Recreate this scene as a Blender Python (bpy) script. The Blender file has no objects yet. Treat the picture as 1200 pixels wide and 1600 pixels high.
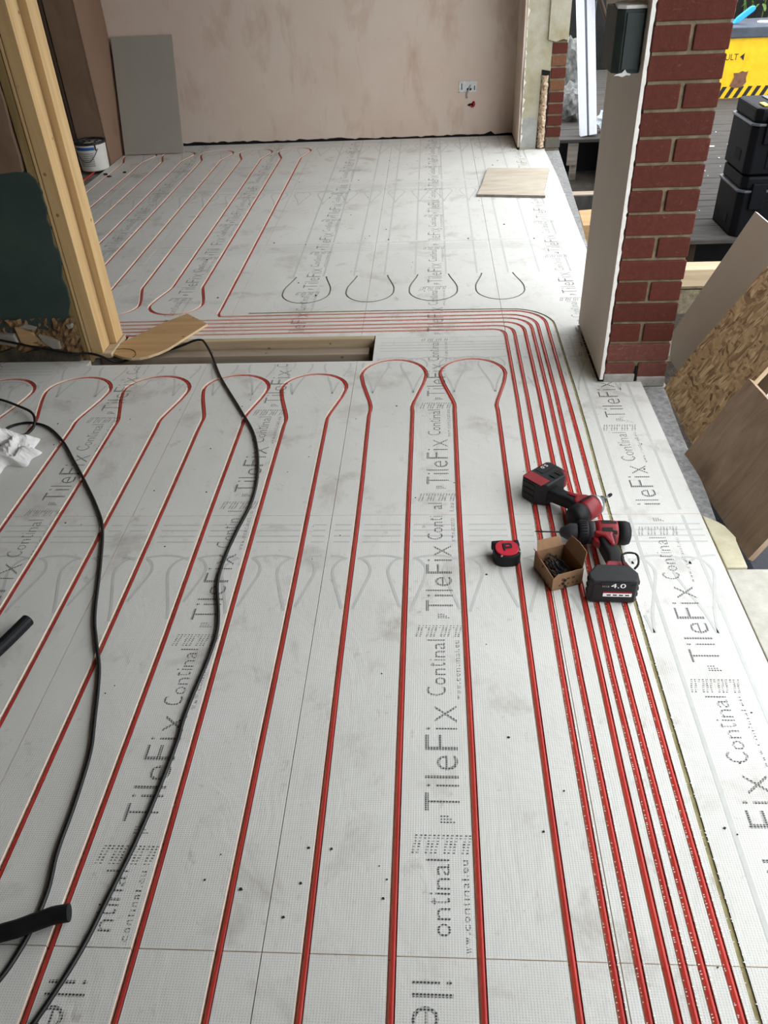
import bpy, bmesh, math, random
from mathutils import Matrix, Vector
random.seed(7)
S = bpy.context.scene
C = bpy.context.collection

# ------------------------------------------------------------------ camera
cam = bpy.data.cameras.new('camera'); co = bpy.data.objects.new('camera', cam); C.objects.link(co)
cam.sensor_fit = 'VERTICAL'; cam.sensor_height = 36.0; cam.sensor_width = 27.0
cam.lens = 1228.744 / 1600 * 36.0
cam.clip_start = 0.02; cam.clip_end = 200
R = ((0.99813199, -0.00429556, -0.06094328), (0.04593493, -0.60491779, 0.79496192), (-0.04028048, -0.79627635, -0.60359048))
co.matrix_world = Matrix(((R[0][0], -R[0][1], -R[0][2], 0.0), (R[1][0], -R[1][1], -R[1][2], 0.0), (R[2][0], -R[2][1], -R[2][2], 1.40), (0, 0, 0, 1)))
S.camera = co

# ------------------------------------------------------------------ sky and exposure
w = bpy.data.worlds.new('overcast'); S.world = w; w.use_nodes = True
wn = w.node_tree.nodes; bgn = wn['Background']
bgn.inputs[0].default_value = (0.93, 0.965, 1.0, 1)
# evenly overcast sky, a little brighter towards the zenith
tcw = wn.new('ShaderNodeTexCoord'); sxw = wn.new('ShaderNodeSeparateXYZ'); mxw = wn.new('ShaderNodeMath'); maw = wn.new('ShaderNodeMath')
w.node_tree.links.new(tcw.outputs['Generated'], sxw.inputs[0]); mxw.operation = 'MAXIMUM'; mxw.inputs[1].default_value = 0.0
w.node_tree.links.new(sxw.outputs['Z'], mxw.inputs[0]); maw.operation = 'MULTIPLY_ADD'; maw.inputs[1].default_value = 0.4; maw.inputs[2].default_value = 0.85
w.node_tree.links.new(mxw.outputs[0], maw.inputs[0]); w.node_tree.links.new(maw.outputs[0], bgn.inputs[1])
S.view_settings.view_transform = 'Standard'; S.view_settings.look = 'None'
S.view_settings.exposure = 2.02; S.view_settings.gamma = 1.0; S.view_settings.use_curve_mapping = False

# ------------------------------------------------------------------ materials
MATS = {}
def lin(c):
    return tuple((x/12.92 if x <= .04045 else ((x+.055)/1.055)**2.4) for x in [v/255 for v in c])
class NT:
    def __init__(s, name):
        m = bpy.data.materials.new(name); m.use_nodes = True; s.m = m; s.t = m.node_tree; s.n = s.t.nodes
        s.b = s.n['Principled BSDF']; MATS[name] = m
    def a(s, typ, **kw):
        n = s.n.new(typ)
        for k, v in kw.items(): setattr(n, k, v)
        return n
    def l(s, o, i): s.t.links.new(o, i)
    def coords(s, scale=(1, 1, 1), kind='Object'):
        tc = s.a('ShaderNodeTexCoord'); mp = s.a('ShaderNodeMapping'); mp.inputs['Scale'].default_value = scale
        if kind == 'Position':
            g = s.a('ShaderNodeNewGeometry'); s.l(g.outputs['Position'], mp.inputs[0])
        else: s.l(tc.outputs[kind], mp.inputs[0])
        return mp.outputs[0]
    def noise(s, vec, scale, detail=4, rough=.6, dist=0):
        n = s.a('ShaderNodeTexNoise'); n.inputs['Scale'].default_value = scale; n.inputs['Detail'].default_value = detail
        n.inputs['Roughness'].default_value = rough; n.inputs['Distortion'].default_value = dist; s.l(vec, n.inputs['Vector']); return n.outputs['Fac']
    def ramp(s, fac, stops):
        r = s.a('ShaderNodeValToRGB'); e = r.color_ramp.elements
        while len(e) < len(stops): e.new(.5)
        for i, (p, c) in enumerate(stops):
            e[i].position = p; e[i].color = (*c, 1) if len(c) == 3 else c
        s.l(fac, r.inputs[0]); return r.outputs[0]
    def mix(s, fac, a, b, typ='MIX'):
        n = s.a('ShaderNodeMix', data_type='RGBA', blend_type=typ)
        if isinstance(fac, (int, float)): n.inputs[0].default_value = fac
        else: s.l(fac, n.inputs[0])
        for i, v in ((6, a), (7, b)):
            if isinstance(v, tuple): n.inputs[i].default_value = (*v, 1)
            else: s.l(v, n.inputs[i])
        return n.outputs[2]
    def math(s, op, a, b=None):
        n = s.a('ShaderNodeMath', operation=op)
        for i, v in enumerate((a, b)):
            if v is None: continue
            if isinstance(v, (int, float)): n.inputs[i].default_value = v
            else: s.l(v, n.inputs[i])
        return n.outputs[0]
    def bump(s, h, strength=.3, dist=.01):
        n = s.a('ShaderNodeBump'); n.inputs['Strength'].default_value = strength; n.inputs['Distance'].default_value = dist
        s.l(h, n.inputs['Height']); s.l(n.outputs[0], s.b.inputs['Normal'])
    def col(s, c):
        if isinstance(c, tuple): s.b.inputs['Base Color'].default_value = (*c, 1)
        else: s.l(c, s.b.inputs['Base Color'])
    def rough(s, v): s.b.inputs['Roughness'].default_value = v

def noisy(name, c1, c2, scale=6, rough=.8, bump=.2, bscale=80, bdist=.003, stretch=(1, 1, 1), metal=0, spec=.3, p0=.3, p1=.7, kind='Object', detail=5):
    t = NT(name); v = t.coords(stretch, kind)
    f = t.noise(v, scale, detail); t.col(t.ramp(f, [(p0, lin(c1)), (p1, lin(c2))]))
    t.rough(rough); t.b.inputs['Metallic'].default_value = metal; t.b.inputs['Specular IOR Level'].default_value = spec
    if bump: t.bump(t.noise(v, bscale, 3), bump, bdist)
    return t.m
def flat(name, c, rough=.5, metal=0, spec=.4):
    return noisy(name, tuple(max(0, x-5) for x in c), tuple(min(255, x+5) for x in c), 30, rough, .08, 200, .001, metal=metal, spec=spec)

# board facing: white glass-fibre mesh over insulation, with site dirt
t = NT('board_face'); v = t.coords((1, 1, 1), 'Position')
base = t.ramp(t.noise(v, 2.2, 4), [(.3, lin((212, 211, 204))), (.7, lin((222, 221, 215)))])
sm = t.noise(v, 5.0, 6, .65, .4)
base = t.mix(t.ramp(sm, [(.55, (0, 0, 0)), (.74, (.5, .5, .5))]), base, lin((140, 124, 108)))
sm2 = t.noise(v, 22.0, 5, .7)
sm3 = t.noise(t.coords((1.3, .8, 1), 'Position'), 11.0, 7, .75, .2)
base = t.mix(t.ramp(sm3, [(.60, (0, 0, 0)), (.72, (.55, .55, .55))]), base, lin((150, 128, 112)))
base = t.mix(t.ramp(sm2, [(.64, (0, 0, 0)), (.74, (.4, .4, .4))]), base, lin((120, 112, 104)))
v2 = t.coords((1, .35, 1), 'Position')
base = t.mix(t.ramp(t.noise(v2, 160, 2), [(.70, (0, 0, 0)), (.78, (.4, .4, .4))]), base, lin((110, 108, 104)))
wx = t.a('ShaderNodeTexWave', bands_direction='X'); wx.inputs['Scale'].default_value = 63; t.l(v, wx.inputs[0])
wy = t.a('ShaderNodeTexWave', bands_direction='Y'); wy.inputs['Scale'].default_value = 78; t.l(v, wy.inputs[0])
weave = t.math('MAXIMUM', wx.outputs['Fac'], wy.outputs['Fac'])
base = t.mix(t.math('MULTIPLY', t.math('SUBTRACT', 1.0, weave), .16), base, lin((120, 122, 118)))
t.col(base); t.rough(.55); t.b.inputs['Specular IOR Level'].default_value = .3
crk = t.noise(t.coords((1, .6, 1), 'Position'), 9, 3, .5, 2.0)
t.bump(t.math('ADD', t.math('MULTIPLY', weave, .25), t.math('MULTIPLY', crk, 1.6)), .35, .003)

noisy('groove_foam', (232, 214, 190), (240, 226, 206), 20, .9, .2)
noisy('groove_dust', (134, 126, 88), (166, 156, 116), 40, .95, .4)
noisy('groove_grey', (112, 112, 100), (140, 138, 122), 40, .95, .4)
noisy('board_core', (205, 190, 168), (225, 212, 190), 20, .9, .3)
noisy('pipe_red', (184, 44, 38), (212, 68, 58), 7, .42, .05, spec=.45, kind='Position', p0=.25, p1=.75)
noisy('concrete_slab', (110, 108, 104), (150, 146, 140), 10, .9, .5, 60)
flat('guide_print', (192, 193, 188), .6)
flat('frayed_white', (232, 232, 226), .7)
# halftone black print: ink only in rows of little dots
t = NT('halftone_print'); v = t.coords((1, 1, 1), 'Position')
wy = t.a('ShaderNodeTexWave', bands_direction='Y'); wy.inputs['Scale'].default_value = 70; t.l(v, wy.inputs[0])
wx = t.a('ShaderNodeTexWave', bands_direction='X'); wx.inputs['Scale'].default_value = 52; t.l(v, wx.inputs[0])
d = t.math('MULTIPLY', wy.outputs['Fac'], wx.outputs['Fac'])
al = t.ramp(d, [(.10, (.12, .12, .12)), (.36, (.95, .95, .95))])
t.l(al, t.b.inputs['Alpha']); t.col(lin((52, 54, 56))); t.rough(.7)

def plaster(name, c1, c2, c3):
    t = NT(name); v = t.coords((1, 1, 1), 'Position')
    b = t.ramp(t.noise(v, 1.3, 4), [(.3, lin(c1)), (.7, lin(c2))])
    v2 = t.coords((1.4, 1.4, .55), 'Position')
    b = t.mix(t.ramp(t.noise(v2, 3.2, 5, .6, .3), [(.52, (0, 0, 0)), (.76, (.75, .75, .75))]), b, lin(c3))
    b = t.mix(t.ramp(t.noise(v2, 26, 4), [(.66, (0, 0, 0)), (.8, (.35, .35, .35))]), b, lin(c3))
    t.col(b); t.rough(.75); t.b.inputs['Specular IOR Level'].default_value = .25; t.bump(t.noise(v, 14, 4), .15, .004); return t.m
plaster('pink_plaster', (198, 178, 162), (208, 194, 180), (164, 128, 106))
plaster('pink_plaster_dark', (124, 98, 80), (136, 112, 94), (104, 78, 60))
noisy('plaster_white', (214, 208, 198), (232, 228, 220), 14, .85, .5, 70)
noisy('teal_board', (44, 62, 59), (62, 76, 70), 4, .6, .1, 40)
noisy('rubble_brown', (84, 62, 40), (142, 112, 78), 22, .95, .9, 60, .01)
noisy('rubble_dark', (46, 42, 36), (78, 70, 58), 18, .95, .8, 50, .008)
noisy('pale_chip', (128, 122, 110), (150, 144, 132), 14, .9, .3, 60)
noisy('void_black', (14, 14, 16), (24, 24, 26), 10, .9, .2)
noisy('old_concrete', (150, 140, 108), (176, 172, 156), 7, .9, .5, 50, .004)
noisy('old_concrete_grey', (140, 140, 136), (168, 168, 164), 9, .9, .4, 60)
noisy('stone_chase', (140, 112, 84), (214, 194, 168), 34, .95, .9, 60, .01)
noisy('mortar', (104, 92, 72), (140, 128, 104), 30, .95, .6, 120, .004)
noisy('mortar_grey', (140, 136, 130), (178, 174, 168), 22, .95, .6, 90, .004)
# brick with per-piece colour and pale scrapes
def brickmat(name, a, b_, scr):
    t = NT(name); v = t.coords((1, 1, 1), 'Position')
    oi = t.a('ShaderNodeObjectInfo')
    b = t.ramp(oi.outputs['Random'], [(0, lin(a)), (1, lin(b_))])
    b = t.mix(t.ramp(t.noise(v, 60, 4), [(.35, (.5, .5, .5)), (.65, (0, 0, 0))]), b, lin(tuple(int(x*.82) for x in a)))
    b = t.mix(t.ramp(t.noise(t.coords((1, 1, 1.6), 'Position'), 26, 5, .7, 2.2), [(.60, (0, 0, 0)), (.78, (.6, .6, .6))]), b, lin(scr))
    t.col(b); t.rough(.85); t.b.inputs['Specular IOR Level'].default_value = .2; t.bump(t.noise(v, 140, 3), .35, .003); return t.m
brickmat('brick_red', (84, 42, 33), (94, 48, 38), (128, 94, 80))
brickmat('brick_dusty', (104, 62, 54), (114, 70, 62), (190, 180, 172))
brickmat('brick_buff', (112, 76, 54), (122, 88, 64), (180, 160, 124))
brickmat('brick_grey', (98, 94, 88), (110, 104, 96), (140, 134, 126))
# timber with grain along one axis
def timber(name, c1, c2, axis='z', gscale=1.0, rough=.7):
    st = {'x': (.06, 1, 1), 'y': (1, .06, 1), 'z': (1, 1, .06)}[axis]
    t = NT(name); v = t.coords(tuple(x*gscale for x in st))
    f = t.noise(v, 28, 5, .6, .6); g = t.noise(v, 7, 3)
    b = t.ramp(f, [(.3, lin(c1)), (.7, lin(c2))])
    b = t.mix(t.ramp(g, [(.55, (0, 0, 0)), (.8, (.35, .35, .35))]), b, lin(tuple(int(x*.7) for x in c1)))
    kn = t.coords(tuple(x*.5 for x in (1, 1, 1)))
    vo = t.a('ShaderNodeTexVoronoi'); vo.inputs['Scale'].default_value = 22; t.l(kn, vo.inputs[0])
    b = t.mix(t.ramp(vo.outputs['Distance'], [(.05, (.7, .7, .7)), (.09, (0, 0, 0))]), b, lin((96, 66, 36)))
    t.col(b); t.rough(rough); t.b.inputs['Specular IOR Level'].default_value = .25; t.bump(f, .15, .002); return t.m
timber('pine_z', (182, 148, 100), (204, 174, 126), 'z')
timber('pine_x', (168, 148, 118), (196, 176, 146), 'x')
timber('pine_grey_x', (150, 134, 116), (176, 160, 140), 'x')
timber('old_timber_z', (112, 92, 56), (160, 136, 92), 'z')
timber('dark_timber_and_shade_z', (44, 34, 26), (62, 48, 36), 'z')
timber('oak_x', (168, 134, 92), (194, 160, 116), 'x')
timber('oak_edge', (198, 172, 134), (214, 190, 154), 'x')
timber('deck_wood', (92, 84, 78), (132, 124, 116), 'x', 1.0, .85)
t = NT('deck_grooved'); v = t.coords((1, 1, 1), 'Position')
wv = t.a('ShaderNodeTexWave', bands_direction='Y'); wv.inputs['Scale'].default_value = 22; t.l(v, wv.inputs[0])
b = t.ramp(t.noise(t.coords((.15, 1, 1), 'Position'), 30, 5), [(.3, lin((40, 36, 33))), (.7, lin((76, 70, 64)))])
b = t.mix(t.ramp(wv.outputs['Fac'], [(.1, (.75, .75, .75)), (.5, (0, 0, 0))]), b, lin((24, 22, 21)))
t.col(b); t.rough(.85); t.bump(wv.outputs['Fac'], .5, .004)
# oriented strand board
t = NT('strand_board'); v = t.coords((1, 1, 1))
nz = t.a('ShaderNodeTexNoise'); nz.inputs['Scale'].default_value = 9; t.l(v, nz.inputs['Vector'])
wv_ = t.a('ShaderNodeMix', data_type='RGBA', blend_type='LINEAR_LIGHT'); wv_.inputs[0].default_value = .035; t.l(v, wv_.inputs[6]); t.l(nz.outputs['Color'], wv_.inputs[7])
mp = t.a('ShaderNodeMapping'); mp.inputs['Scale'].default_value = (34, 110, 20); mp.inputs['Rotation'].default_value = (0, 0, .5); t.l(wv_.outputs[2], mp.inputs[0])
vo = t.a('ShaderNodeTexVoronoi'); vo.inputs['Scale'].default_value = 1; t.l(mp.outputs[0], vo.inputs[0])
mp2 = t.a('ShaderNodeMapping'); mp2.inputs['Scale'].default_value = (100, 36, 20); mp2.inputs['Rotation'].default_value = (0, 0, -.3); t.l(wv_.outputs[2], mp2.inputs[0])
vo2 = t.a('ShaderNodeTexVoronoi'); vo2.inputs['Scale'].default_value = 1; t.l(mp2.outputs[0], vo2.inputs[0])
s1 = t.a('ShaderNodeSeparateColor'); t.l(vo.outputs['Color'], s1.inputs[0]); s2 = t.a('ShaderNodeSeparateColor'); t.l(vo2.outputs['Color'], s2.inputs[0])
b1 = t.ramp(s1.outputs[0], [(0, lin((112, 84, 52))), (.5, lin((176, 146, 104))), (1, lin((206, 178, 136)))])
b2 = t.ramp(s2.outputs[0], [(0, lin((96, 70, 42))), (.5, lin((186, 156, 112))), (1, lin((160, 126, 84)))])
b = t.mix(t.ramp(t.noise(v, 14, 2), [(.45, (0, 0, 0)), (.55, (1, 1, 1))]), b1, b2)
t.col(b); t.rough(.7); t.bump(t.math('ADD', s1.outputs[1], s2.outputs[1]), .3, .002)
t = NT('plywood_brown'); v = t.coords((.25, 1, 1))
b = t.ramp(t.noise(v, 16, 6, .65, 1.2), [(.25, lin((122, 100, 80))), (.5, lin((158, 134, 110))), (.75, lin((178, 156, 132)))])
b = t.mix(t.ramp(t.noise(t.coords(), 4, 4), [(.5, (0, 0, 0)), (.8, (.6, .6, .6))]), b, lin((104, 78, 60)))
t.col(b); t.rough(.75); t.bump(t.noise(v, 60, 3), .2, .002)
noisy('plasterboard_grey', (158, 148, 130), (166, 156, 138), 3, .8, .05, 100)
noisy('plasterboard_face', (204, 196, 184), (212, 205, 193), 3, .8, .05, 100)
noisy('gypsum_edge', (222, 218, 210), (238, 235, 228), 40, .9, .5, 90)
noisy('tile_grey', (150, 144, 134), (156, 150, 140), 3, .5, .03, 100)
noisy('green_metal', (24, 40, 38), (40, 56, 53), 12, .55, .1, 60, spec=.5)
noisy('dusty_white', (206, 206, 200), (228, 228, 224), 30, .9, .5, 60)
noisy('sample_board', (176, 164, 146), (198, 188, 172), 18, .9, .6, 160, .003, stretch=(.35, 1, 1))
noisy('sample_edge', (96, 90, 82), (130, 124, 114), 40, .9, .6, 160)
noisy('cream_foam', (186, 178, 146), (206, 200, 174), 24, .9, .4, 120)
noisy('white_board', (176, 173, 160), (196, 193, 182), 30, .8, .3, 120)
noisy('kerb_concrete', (112, 112, 112), (158, 158, 156), 60, .95, .8, 150, .005)
noisy('block_wall', (92, 84, 66), (132, 122, 100), 40, .95, .8, 120, .006)
noisy('dark_slate_face', (52, 52, 50), (82, 80, 76), 20, .9, .4, 80, stretch=(1, 1, .3))
noisy('soil', (40, 36, 32), (66, 58, 50), 12, .95, .8, 60, .02)
noisy('cable_black', (9, 10, 11), (16, 17, 18), 20, .45, .05, spec=.4)
noisy('rubber_black', (9, 10, 12), (16, 17, 19), 30, .6, .2, spec=.3)
noisy('tool_black', (12, 12, 14), (24, 24, 27), 40, .55, .25, 160, .001, spec=.4)
noisy('tool_grey', (36, 36, 40), (52, 52, 56), 40, .5, .1, spec=.4)
noisy('tool_red', (118, 12, 22), (140, 22, 32), 20, .45, .1, spec=.45)
noisy('tape_red', (178, 14, 40), (194, 24, 50), 20, .45, .1, spec=.45)
noisy('steel', (150, 150, 152), (182, 182, 184), 40, .35, .05, metal=.9)
noisy('steel_dark', (60, 60, 62), (84, 84, 86), 40, .4, .05, metal=.9)
noisy('cardboard', (132, 102, 74), (150, 118, 88), 24, .85, .2, 120, stretch=(1, 1, .3))
noisy('cardboard_in', (120, 92, 66), (138, 108, 80), 24, .85, .2, 120)
flat('ink_white', (236, 236, 236), .6); flat('ink_black', (20, 20, 22), .6); flat('ink_brown', (82, 60, 44), .7); flat('ink_grey', (150, 152, 154), .6)
flat('label_blue', (36, 88, 158), .5); flat('bucket_white', (216, 214, 206), .5); flat('label_print', (150, 150, 146), .7)
noisy('tar_black', (16, 16, 18), (56, 56, 58), 40, .35, .6, 60, .006)
noisy('galvanised', (176, 180, 180), (212, 214, 212), 60, .4, .3, 80, metal=.5)
flat('wire_red', (176, 40, 46), .5); flat('frame_white', (226, 230, 240), .35); flat('strip_grey', (120, 122, 128), .5)
noisy('toolbox_black', (5, 6, 9), (12, 13, 18), 8, .6, .1, 100, .002, spec=.12)
flat('toolbox_trim', (70, 74, 80), .35); flat('latch_yellow', (206, 186, 70), .5)
noisy('chest_yellow', (206, 164, 14), (226, 184, 24), 14, .5, .2, 60); noisy('chest_dark', (52, 58, 68), (76, 82, 92), 8, .5, .2)
noisy('rust_brown', (92, 64, 48), (120, 86, 66), 30, .8, .3); flat('blue_plastic', (40, 156, 214), .4); flat('yellow_plastic', (226, 156, 30), .45)
noisy('paper_white', (212, 210, 206), (232, 230, 228), 20, .8, .1); noisy('bag_clear', (150, 162, 170), (206, 214, 220), 16, .4, .5, 40, .01)
noisy('bag_grey', (60, 62, 60), (130, 130, 126), 18, .6, .5, 40, .01)
noisy('leaf_green', (58, 84, 34), (104, 136, 62), 10, .6, 0); noisy('fence_dark', (16, 17, 16), (30, 30, 28), 9, .9, .4)
noisy('render_wall', (96, 84, 74), (122, 110, 98), 5, .9, .3)
noisy('dark_navy', (20, 24, 34), (34, 38, 50), 12, .5, .4, 30, .006)
noisy('chip_black', (24, 23, 22), (52, 48, 44), 40, .8, 0)

# ------------------------------------------------------------------ builders
def link(name, me, mat=None, parent=None, smooth=False):
    if mat:
        for m_ in (mat if isinstance(mat, (list, tuple)) else [mat]): me.materials.append(MATS[m_])
    if smooth: me.polygons.foreach_set('use_smooth', [True]*len(me.polygons))
    o = bpy.data.objects.new(name, me); C.objects.link(o)
    if parent: o.parent = parent
    return o
def tag(o, label=None, cat=None, group=None, kind=None):
    for k, v_ in (('label', label), ('category', cat), ('group', group), ('kind', kind)):
        if v_: o[k] = v_
    return o
def empty(name, loc=(0, 0, 0), rz=0):
    o = bpy.data.objects.new(name, None); C.objects.link(o); o.location = loc; o.rotation_euler = (0, 0, rz); o.empty_display_size = .05
    return o
class MB:
    def __init__(s): s.v = []; s.f = []
    def add(s, v_, f_):
        k = len(s.v); s.v += [tuple(p) for p in v_]; s.f += [tuple(i+k for i in q) for q in f_]; return s
    def box(s, x0, x1, y0, y1, z0, z1):
        return s.add([(x0,y0,z0),(x1,y0,z0),(x1,y1,z0),(x0,y1,z0),(x0,y0,z1),(x1,y0,z1),(x1,y1,z1),(x0,y1,z1)],
                     [(3,2,1,0),(4,5,6,7),(0,1,5,4),(1,2,6,5),(2,3,7,6),(3,0,4,7)])
    def prism(s, pts, a0, a1, plane='xy'):
        n = len(pts)
        area = sum(pts[i][0]*pts[(i+1) % n][1]-pts[(i+1) % n][0]*pts[i][1] for i in range(n))
        if area < 0: pts = pts[::-1]
        mk = {'xy': lambda p, a: (p[0], p[1], a), 'xz': lambda p, a: (p[0], -a, p[1]), 'yz': lambda p, a: (a, p[0], p[1])}[plane]
        if plane == 'xz': a0, a1 = -a1, -a0
        V_ = [mk(p, a0) for p in pts]+[mk(p, a1) for p in pts]
        F_ = [tuple(range(n-1, -1, -1)), tuple(range(n, 2*n))]+[(i, (i+1) % n, n+(i+1) % n, n+i) for i in range(n)]
        return s.add(V_, F_)
    def tube(s, pts, r, seg=8, caps=True):
        P = [Vector(p) for p in pts]; n = len(P); V_ = []; up = Vector((0, 0, 1)); rr = r if hasattr(r, '__len__') else [r]*n
        ref = None
        for i in range(n):
            d_ = (P[min(i+1, n-1)]-P[max(i-1, 0)]).normalized()
            if ref is None: ref = up if abs(d_.z) < .9 else Vector((1, 0, 0))
            a = d_.cross(ref)
            a = a.normalized(); b_ = a.cross(d_).normalized(); ref = b_
            for k in range(seg):
                th = 2*math.pi*k/seg; V_.append(P[i]+a*(math.cos(th)*rr[i])+b_*(math.sin(th)*rr[i]))
        F_ = [(i*seg+k, (i+1)*seg+k, (i+1)*seg+(k+1) % seg, i*seg+(k+1) % seg) for i in range(n-1) for k in range(seg)]
        F_ = [q[::-1] for q in F_]
        if caps: F_ += [tuple(range(seg)), tuple(range(n*seg-1, (n-1)*seg-1, -1))]
        return s.add(V_, F_)
    def lathe(s, prof, axis='z', c=(0, 0, 0), seg=24):
        V_ = []
        for (r, h) in prof:
            for k in range(seg):
                th = 2*math.pi*k/seg; a, b_ = r*math.cos(th), r*math.sin(th)
                V_.append({'z': (c[0]+a, c[1]+b_, c[2]+h), 'x': (c[0]+h, c[1]+a, c[2]+b_), 'y': (c[0]+b_, c[1]+h, c[2]+a)}[axis])
        n = len(prof)
        F_ = [(i*seg+k, i*seg+(k+1) % seg, (i+1)*seg+(k+1) % seg, (i+1)*seg+k) for i in range(n-1) for k in range(seg)]
        F_ += [tuple(range(seg-1, -1, -1)), tuple(range((n-1)*seg, n*seg))]
        return s.add(V_, F_)
    def mesh(s, name, bevel=0, seg=2, sharp=30):
        me = bpy.data.meshes.new(name); me.from_pydata(s.v, [], s.f)
        bm = bmesh.new(); bm.from_mesh(me)
        bmesh.ops.recalc_face_normals(bm, faces=bm.faces)
        if bevel:
            ed = [e for e in bm.edges if len(e.link_faces) == 2 and e.calc_face_angle(0) > math.radians(sharp)]
            bmesh.ops.bevel(bm, geom=ed, offset=bevel, offset_type='OFFSET', segments=seg, profile=.6, affect='EDGES', clamp_overlap=True)
        bm.to_mesh(me); bm.free(); return me
    def build(s, name, mat, parent=None, bevel=0, seg=2, smooth=False, sharp=30):
        return link(name, s.mesh(name, bevel, seg, sharp), mat, parent, smooth)
def box(name, x0, x1, y0, y1, z0, z1, mat, parent=None, bevel=0):
    return MB().box(x0, x1, y0, y1, z0, z1).build(name, mat, parent, bevel)
def text_mesh(body, size=1.0, offset=0.0):
    cu = bpy.data.curves.new('t', 'FONT'); cu.body = body; cu.size = size; cu.offset = offset; cu.resolution_u = 3; cu.fill_mode = 'BOTH'
    o = bpy.data.objects.new('t', cu); C.objects.link(o)
    me = bpy.data.meshes.new_from_object(o.evaluated_get(bpy.context.evaluated_depsgraph_get()))
    v_ = [tuple(p.co) for p in me.vertices]; f_ = [tuple(p.vertices) for p in me.polygons]
    bpy.data.objects.remove(o); bpy.data.curves.remove(cu); bpy.data.meshes.remove(me)
    xs = [p[0] for p in v_]; ys = [p[1] for p in v_]
    x0, x1, y0, y1 = min(xs), max(xs), min(ys), max(ys)
    return [((p[0]-x0)/(x1-x0), (p[1]-y0)/(y1-y0)) for p in v_], f_
TXT = {}
def text_fit(body, fn, offset=0.0):
    if (body, offset) not in TXT: TXT[(body, offset)] = text_mesh(body, 1.0, offset)
    v_, f_ = TXT[(body, offset)]
    return [fn(a, b_) for a, b_ in v_], f_
def catmull(P, step=.02):
    out = []
    n = len(P)
    for i in range(n-1):
        p0, p1, p2, p3 = P[max(i-1, 0)], P[i], P[i+1], P[min(i+2, n-1)]
        L = math.dist(p1, p2); k = max(1, int(L/step))
        for j in range(k):
            u = j/k
            out.append(tuple(.5*((2*b_)+(-a+c_)*u+(2*a-5*b_+4*c_-d_)*u*u+(-a+3*b_-3*c_+d_)*u**3) for a, b_, c_, d_ in zip(p0, p1, p2, p3)))
    out.append(tuple(P[-1])); return out

# ------------------------------------------------------------------ floor: pipe routes
def omega(L, Rr, bend, top, y0=-.55, sgn=1, ext=.049, j=True):
    """a hairpin: leg at x=L, bulb, leg at x=Rr (sgn -1 turns it over)"""
    mid = (L+Rr)/2; a = (Rr-L)/2+ext; cy = bend+sgn*(abs(top-bend)*.655); b_ = abs(top-cy)
    def leg(x):
        pts = []; n = max(2, int(abs(bend-y0)/.38))
        for i in range(n): pts.append((x+(random.uniform(-.0022, .0022) if j and i else 0), y0+(bend-sgn*.10-y0)*i/(n-1)))
        return pts+[(x, bend-sgn*.04), (x, bend)]
    hl = abs(cy-bend)
    side = lambda sx, x: [(x+sx*.014, bend+sgn*hl*.28), (x+sx*ext*.74, bend+sgn*hl*.66)]
    arc = [(mid-a*math.cos(math.pi*k/14), cy+sgn*b_*math.sin(math.pi*k/14)) for k in range(15)]
    return leg(L)+side(-1, L)+arc+side(1, Rr)[::-1]+leg(Rr)[::-1]
def route(P): return catmull(P, .016)
legx = [.233-.15*k for k in range(14)]
legx[4:] = [-.365, -.512, -.661, -.811, -.965, -1.120, -1.272, -1.424, -1.574, -1.726]
near_loops = []
for k in range(7):
    Rr, L = legx[2*k], legx[2*k+1]
    b_, tp = ((2.485, 2.843) if k < 2 else (2.405, 2.728))
    near_loops.append(route(omega(L, Rr, b_+random.uniform(-.012, .012), tp+random.uniform(-.005, .005))))
fx = [.300, .338, .385, .414, .441, .484]; fxu = [.309, .346, .391, .423, .450, .488]
fy = [3.110, 3.145, 3.182, 3.222, 3.258, 3.297]; fr = [.05, .065, .085, .10, .115, .135]
def feeder(i, end):
    x, xu, y, r = fx[i], fxu[i], fy[i], fr[i]
    P = [(x, -.55)]
    for q in (0, .5, .9, 1.3, 1.7, 2.1): P.append((x+(0 if q < 1.5 else (xu-x)*.4)+random.uniform(-.0025, .0025), q))
    P += [(xu, 2.5), (xu, y-r-.06), (xu, y-r)]
    P += [(xu-r+r*math.cos(math.pi/2*k/6), y-r+r*math.sin(math.pi/2*k/6)) for k in range(1, 7)]
    xx = xu-r-.06; P.append((xx, y))
    while xx > end+.5: xx -= .4; P.append((xx, y+random.uniform(-.002, .002)))
    return P
feeders = [route(feeder(i, -2.2)+[(-2.25, fy[i])]) for i in range(5)]
BX = [-.955-.150*k for k in range(12)]
P = feeder(5, -.86)+[(-.90, 3.297), (-.945, 3.305), (-.957, 3.335), (-.955, 3.40), (-.955, 3.6)]
def bulb(x0, x1, bend, top, sgn):
    q = omega(min(x0, x1), max(x0, x1), bend, top, y0=bend-sgn*.6, sgn=sgn, j=False)
    return q if x0 < x1 else q[::-1]
for k in range(11):
    q = bulb(BX[k], BX[k+1], 6.20, 6.50, 1) if k % 2 == 0 else bulb(BX[k], BX[k+1], 3.66, 3.33, -1)
    P += q
back_run = route(P)
olive = route([(.507, -.55), (.507, .4), (.508, 1.0), (.509, 1.45), (.514, 2.0), (.521, 2.45), (.520, 2.9), (.519, 3.14)] +
              [(.519-.17+.17*math.cos(math.pi/2*k/6), 3.14+.178*math.sin(math.pi/2*k/6)) for k in range(1, 7)] + [(.2, 3.322), (-.3, 3.326), (-.82, 3.326)])
half = []
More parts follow.
